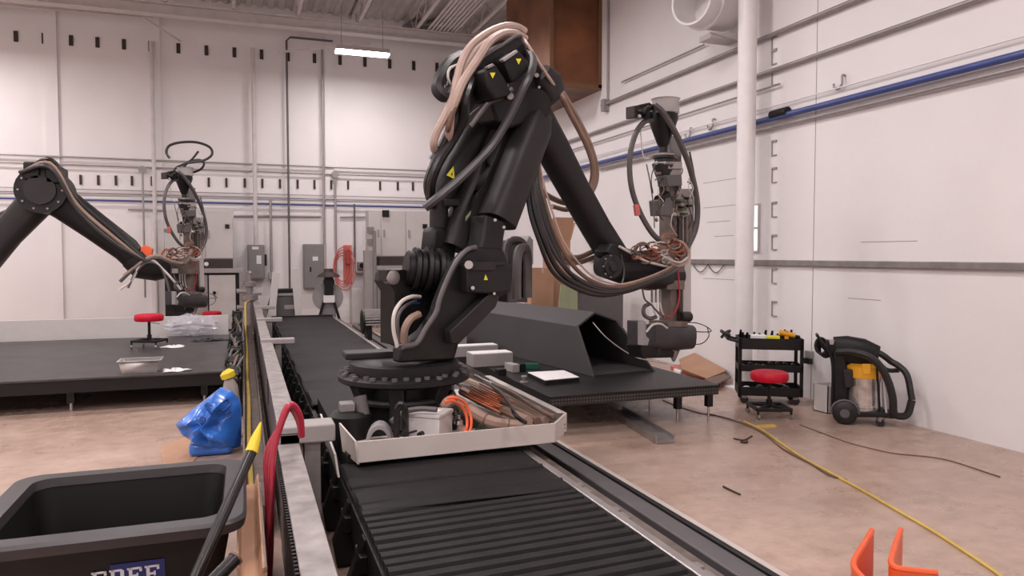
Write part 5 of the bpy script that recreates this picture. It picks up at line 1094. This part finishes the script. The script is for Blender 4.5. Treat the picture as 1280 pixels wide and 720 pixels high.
# second print head and its robot
dv = P(226, 392, z=.72); dv = V(-.93, 16.3, 0) - V(ext.location.x, ext.location.y, 0)
ext2 = copy_tree(ext, dv, label='tall pellet extruder print head behind the low white panel', rot=math.radians(34))
def rd(px, py, dy=0.0): return P(px, py, y=16.1 + dy)
t = thing('robot_arm', 'second black industrial robot reaching behind the low white panel', 'robot', (-4.6, 16.1, 0))
MB().loft([(rd(214, 336), .16, .16), (rd(196, 336), .26, .24), (rd(178, 333), .28, .26), (rd(168, 322), .26, .26)], n=20, p=2.8).build('wrist_housing', 'robot', t)
MB().loft([(rd(172, 328), .22, .22), (rd(158, 312), .25, .25), (rd(120, 284), .27, .27), (rd(84, 258), .3, .3), (rd(66, 246), .34, .32)], n=20, p=2.8).build('forearm', 'robot', t)
e_ = rd(58, 240); MB().cyl(e_ - V(0, .45, 0), e_ + V(0, .45, 0), .42, n=28).build('elbow_housing', 'robot', t)
s_ = V(-4.75, 16.1, 1.5); MB().loft([(e_, .3, .25), (e_.lerp(s_, .5), .26, .24), (s_, .32, .28)], up=(0, 1, 0), n=20, p=3).build('link_arm', 'robot_grey', t); MB().cyl(s_ - V(0, .5, 0), s_ + V(0, .5, 0), .36, n=28).build('shoulder', 'robot', t)
MB().lathe((-4.75, 16.1, .3), [(.6, 0), (.6, .25), (.45, .3), (.42, .7), (.36, 1.2), (.2, 1.3)], 28).build('rotating_column', 'robot', t); MB().box(-5.5, -4.0, 15.4, 16.8, 0, .32).build('base', 'black_rough', t, bev=.02)
for k, (m_, pts) in enumerate((('hose_grey', [(150, 352), (168, 335), (182, 326), (198, 322), (214, 328), (228, 330), (238, 318)]), ('hose_tan', [(155, 345), (172, 332), (186, 322), (200, 320), (216, 327), (232, 328), (240, 312)]), ('hose_grey', [(160, 360), (170, 340), (185, 328), (200, 333), (208, 350), (212, 365)]), ('wire_white', [(150, 362), (165, 350), (176, 330), (190, 325), (205, 338), (218, 352), (226, 362)]), ('copper', [(200, 322), (206, 312), (214, 315), (212, 325)]))):
    hose('hose', m_, t, [rd(x_, y_, -.42) for x_, y_ in pts], .034 if k < 2 else .022)
for (dx, dz) in ((-.12, .38), (.22, .32)): MB().box(e_.x + dx - .13, e_.x + dx + .13, e_.y - .5, e_.y + .1, e_.z + dz - .2, e_.z + dz + .12).build('elbow_motor', 'black', t, bev=.03)
MB().cyl(e_ - V(0, .5, 0), e_ - V(0, .45, 0), .26, n=24).build('elbow_cap', 'robot_grey', t)
for k in range(10): q = e_ - V(0, .45, 0) + V(.35 * math.cos(k * .628), 0, .35 * math.sin(k * .628)); MB().cyl(q, q - V(0, .02, 0), .02, n=6).build('bolt', 'steel_dull', t)
for k in range(3): hose('hose', ('hose_black', 'hose_tan', 'hose_dark')[k], t, [e_ + V(-.3, -.4 - .06 * k, .3), e_ + V(.2, -.5 - .06 * k, .55 - .08 * k), e_.lerp(rd(168, 322), .4) + V(0, -.45, .35 - .1 * k), e_.lerp(rd(168, 322), .8) + V(0, -.45, .25 - .1 * k), rd(182, 326, -.45)], .035)
MB().loft([(e_ + V(-.35, .1, -.3), .12, .12), (s_ + V(-.35, .1, .6), .14, .14), (s_ + V(-.3, .1, .1), .09, .09)], up=(0, 1, 0), n=16).build('counterbalance_cylinder', 'robot', t)
rb_ = rd(182, 314, -.2); MB().prism([rb_ + V(-.1, 0, -.1), rb_ + V(.1, 0, -.1), rb_ + V(.12, 0, .05), rb_ + V(0, 0, .12), rb_ + V(-.08, 0, .08)], (0, .2, 0)).build('orange_cover', 'orange_cable', t, bev=.01)
pl = [rd(197, 206), rd(210, 182), rd(222, 178), rd(246, 178), rd(263, 185), rd(264, 194), rd(250, 202), rd(236, 201), rd(232, 211), rd(230, 216)]
pl2 = [rd(229, 205), rd(238, 200), rd(250, 202), rd(256, 208), rd(250, 216), rd(240, 219)]
t = thing('loose_cable', 'black loose cable looped in the air above the far hopper', 'cable', rd(231, 218)); hose('loop', 'hose_black', t, [rd(x_, y_) for x_, y_ in ((212, 198), (208, 190), (212, 182), (226, 178), (246, 178), (262, 184), (265, 193), (256, 200), (240, 203), (231, 205), (230, 214), (228, 222))], .025, 7); hose('loop', 'hose_black', t, [rd(x_, y_) for x_, y_ in ((248, 189), (240, 199), (232, 206), (230, 213), (238, 216), (250, 212), (255, 205), (250, 200), (240, 201), (228, 206), (220, 210), (216, 216))], .022, 7)

# bin, boxes, hoses in the near left corner
t = thing('rubbish_bin', 'large black plastic bin with thick rim and blue label', 'bin', (-.55, 4.1, 0))
xa, xb, ya, yb_, zr = -1.15, -.02, 3.52, 4.62, .70
m = MB()
def rring(i_, z_, rad, npc=6):
    x0_, x1_, y0_, y1_ = xa + i_, xb - i_, ya + i_, yb_ - i_; out = []
    for cx_, cy_, a0 in ((x1_ - rad, y1_ - rad, 0), (x0_ + rad, y1_ - rad, 90), (x0_ + rad, y0_ + rad, 180), (x1_ - rad, y0_ + rad, 270)):
        for k in range(npc + 1):
            a_ = math.radians(a0 + 90 * k / npc); out.append((cx_ + rad * math.cos(a_), cy_ + rad * math.sin(a_), z_))
    return out
def rings(rs, closed=False):
    m = MB(); n_ = len(rs[0]); vs = [v_ for r_ in rs for v_ in r_]; fs = []
    for i in range(len(rs) - 1 + (1 if closed else 0)):
        j = (i + 1) % len(rs); fs += [(i * n_ + k, i * n_ + (k + 1) % n_, j * n_ + (k + 1) % n_, j * n_ + k) for k in range(n_)]
    if not closed: fs += [tuple(range(n_))[::-1], tuple(range((len(rs) - 1) * n_, len(rs) * n_))]
    return m.add(vs, fs)
rings([rring(.17, .0, .1), rring(.05, zr - .03, .12), rring(.09, zr - .03, .11), rring(.2, .03, .09)]).build('bin_body', 'black', t)
rings([rring(.045, zr - .06, .12), rring(-.005, zr - .055, .14), rring(-.015, zr - .01, .14), rring(.0, zr + .005, .13), rring(.09, zr + .005, .1), rring(.1, zr - .04, .1)], True).build('bin_rim', 'hose_dark', t)
def face_y(z_): return ya + .17 - .12 * z_ / (zr - .03)
la, lb = P(138, 705, y=3.6), P(207, 738, y=3.6)
zl0, zl1 = la.z - .16, la.z
m = MB().prism([(la.x, face_y(zl0) - .004, zl0), (lb.x, face_y(zl0) - .004, zl0), (lb.x, face_y(zl1) - .004, zl1), (la.x, face_y(zl1) - .004, zl1)], (0, -.002, 0)); lbl = m.build('label', 'blue_label', t)
GL = {'F': [(0, 0, .42, .16), (.1, 0, .32, 1.3), (0, 1.14, .95, 1.3), (.78, .95, .95, 1.3), (.3, .58, .7, .74), (.58, .48, .7, .84)],
      'E': [(0, 0, .95, .16), (.1, 0, .32, 1.3), (0, 1.14, .95, 1.3), (.78, .95, .95, 1.3), (.78, 0, .95, .35), (.3, .58, .7, .74), (.58, .48, .7, .84)],
      'R': [(0, 0, .42, .16), (.1, 0, .32, 1.3), (0, 1.14, .8, 1.3), (.68, .68, .92, 1.2), (.3, .58, .8, .74), (.5, .3, .72, .6), (.64, .0, 1.0, .16), (.62, .1, .86, .4)]}
m = MB(); sc_ = .062; adv = 1.12
for i, ch in enumerate('FREE'):
    for (u0, v0_, u1, v1_) in GL[ch]:
        xa_ = lb.x - .012 - (4 - i) * adv * sc_; z_a, z_b = zl1 - .105 + v0_ * sc_, zl1 - .105 + v1_ * sc_
        m.prism([(xa_ + u0 * sc_, face_y(z_a) - .006, z_a), (xa_ + u1 * sc_, face_y(z_a) - .006, z_a), (xa_ + u1 * sc_, face_y(z_b) - .006, z_b), (xa_ + u0 * sc_, face_y(z_b) - .006, z_b)], (0, -.002, 0))
m.build('lettering', 'letter', lbl)
# carton between bin and beam
t = thing('carton', 'brown cardboard carton wedged between the black bin and beam', 'carton', (.06, 4.3, 0))
bx('carton_body', 'cardboard', t, -.04, .075, 3.3, 4.75, 0, .50); MB().prism([(-.04, 3.3, .50), (-.04, 4.75, .50), (-.05, 4.75, .58), (-.05, 3.3, .58)], (.008, 0, 0)).build('flap', 'cardboard', t); MB().prism([(.04, 3.3, .50), (.04, 4.75, .50), (.055, 4.75, .56), (.055, 3.3, .56)], (.008, 0, 0)).build('flap', 'cardboard', t)
MB().cyl((.065, 3.4, .512), (.065, 4.7, .512), .012, n=10).build('tube_edge', 'hose_pink', t)
# handle with yellow tip, grey tube
a, b = P(326, 528, y=3.75), P(314, 566, y=3.65); d = (b - a).normalized(); e = P(245, 720, y=3.30); d2 = (e - b).normalized(); e2 = e + d2 * ((e.z - .012) / -d2.z)
t = thing('pole_tool', 'black long handle with pointed yellow tip leaning by the bin', 'pole', e2)
MB().loft([(a, .004, .004), (a.lerp(b, .55), .024, .024), (b, .03, .03)], n=14).build('tip', 'yellow', t); MB().loft([(b - d * .01, .025, .025), (e, .026, .026), (e2, .027, .027)], n=14).build('shaft', 'hose_black', t)
a, b = P(293, 699, y=3.25), P(258, 735, y=3.15); d = (b - a).normalized(); e = b + d * ((b.z - .02) / -d.z)
t = thing('grey_tube', 'dark grey tube end sticking up before the bin', 'tube', e); MB().cyl(a, e, .03, n=16).build('tube_body', 'hose_black', t); MB().cyl(a, a - d * .01, .033, n=16).build('end_cap', 'hose_brown', t)
# red hoses looping over the beam
for k, (o_, r_) in enumerate(((0, .021), (5, .017), (9, .014))):
    yo = .05 * k
    pts = [P(331 + o_, 735, y=4.3 + yo), P(334 + o_ * .9, 680, y=4.36 + yo), P(339 + o_ * .7, 620, y=4.42 + yo), P(345 + o_ * .3, 565, y=4.48 + yo), P(353 + o_ * .2, 524, y=4.52 + yo), P(360, 508 + o_ * .5, y=4.54 + yo), P(368 - o_ * .3, 508 + o_ * .6, y=4.56 + yo), P(375 - o_ * .3, 522 + o_ * .5, y=4.58 + yo), P(377, 546, y=4.60 + yo)]
    pts = [V(max(.100, min(p_.x, .143 - .018 * k)) if i < 4 else p_.x, p_.y, max(p_.z, .02)) for i, p_ in enumerate(pts)]; pts[-1].z = max(pts[-1].z, .69)
    tag(MB().tube(pts, r_, 9).build('red_hose', 'hose_red'), ('thickest', 'medium-thick', 'thinnest')[k] + ' red rubber hose looping over the toothed beam', 'hose', 'red hoses over the beam')
# blue bag, jug, floor carton
bc = P(262, 528, z=.3)
rt = Vector((math.cos(YAW), -math.sin(YAW), 0)); fwv = Vector((math.sin(YAW), math.cos(YAW), 0))
outl = [(222, 528), (236, 515), (258, 498), (276, 484), (292, 490), (301, 505), (302, 530), (301, 558), (284, 563), (262, 561), (246, 553), (230, 541)]
def bagpt(a_, s_, front):
    n_ = len(outl); k = a_ * n_; i = int(k) % n_; f_ = k - int(k); x_ = outl[i][0] * (1 - f_) + outl[(i + 1) % n_][0] * f_; y_ = outl[i][1] * (1 - f_) + outl[(i + 1) % n_][1] * f_
    px, py = 265 + (x_ - 265) * s_, 527 + (y_ - 527) * s_
    dd = (1 - s_ ** 2.2) ** .5 * .26; wr_ = .045 * math.sin(a_ * 25 + s_ * 5) * s_ * (1 - s_) * 4 + 0.03 * abs(math.sin(px * .16 + py * .11)) + .016 * math.sin(px * .12 - py * .37)
    p_ = P(px, py, y=bc.y); return p_ + fwv * ((-dd if front else dd * .8) + wr_ * (1 - s_ ** 6))
t = thing('blue_bag', 'crumpled blue plastic bag with dark print beside the beam', 'bag', V(bc.x, bc.y, 0))
m = MB(); m.grid(lambda u, v: bagpt(u % 1.0 if u < 1 else 0.0, max(v, .001), True), 48, 12); m.grid(lambda u, v: bagpt(u % 1.0 if u < 1 else 0.0, max(v, .001), False), 48, 6)
mn = min(v_.z for v_ in m.v); m.build('bag_body', 'blue_bag', t)
def mark(pts): return hose('print_mark', 'blue_ink', t, [P(x_, y_, y=bc.y) - fwv * (.03 + .26 * (1 - min(.97, math.hypot((x_ - 265) / 42, (y_ - 527) / 40)) ** 2.2) ** .5) for x_, y_ in pts], .008, 5)
mark([(265, 516), (268, 513), (271, 516), (269, 520), (265, 519)]); mark([(284, 500), (290, 497), (294, 502), (290, 508), (285, 506)]); mark([(292, 512), (296, 510), (297, 516), (293, 518)]); mark([(274, 500), (282, 506), (288, 512)]); mark([(272, 505), (279, 511)])
bx('bag_bottom', 'blue_bag', t, bc.x - .18, bc.x + .2, bc.y - .12, bc.y + .14, .006, mn + .12, .04)
q = P(290, 500, z=.0); q = V(-.1, 8.2, 0)
def jp(px, py): return P(px, py, y=8.2)
t = thing('plastic_jug', 'translucent jug with yellow cap leaning beside the far bed', 'jug', (-.13, 8.2, 0))
a, b = jp(292, 508), jp(286, 472); MB().loft([(V(a.x, 8.2, .0), .07, .07), (a, .072, .08), (a.lerp(b, .7), .075, .08), (b, .04, .04)], up=(0, 1, 0), n=16, p=3).build('jug_body', 'jug', t); MB().loft([(b, .07, .07), (jp(284, 466), .075, .07), (jp(282, 463), .04, .04)], up=(0, 1, 0), n=14).build('cap', 'yellow', t)
flat('carton_flap', 'cardboard', [(200, 566), (206, 556), (232, 548), (246, 556), (252, 566), (240, 580), (205, 582)], .0, .008, 'flat brown cardboard piece on the floor behind the bin', 'cardboard')
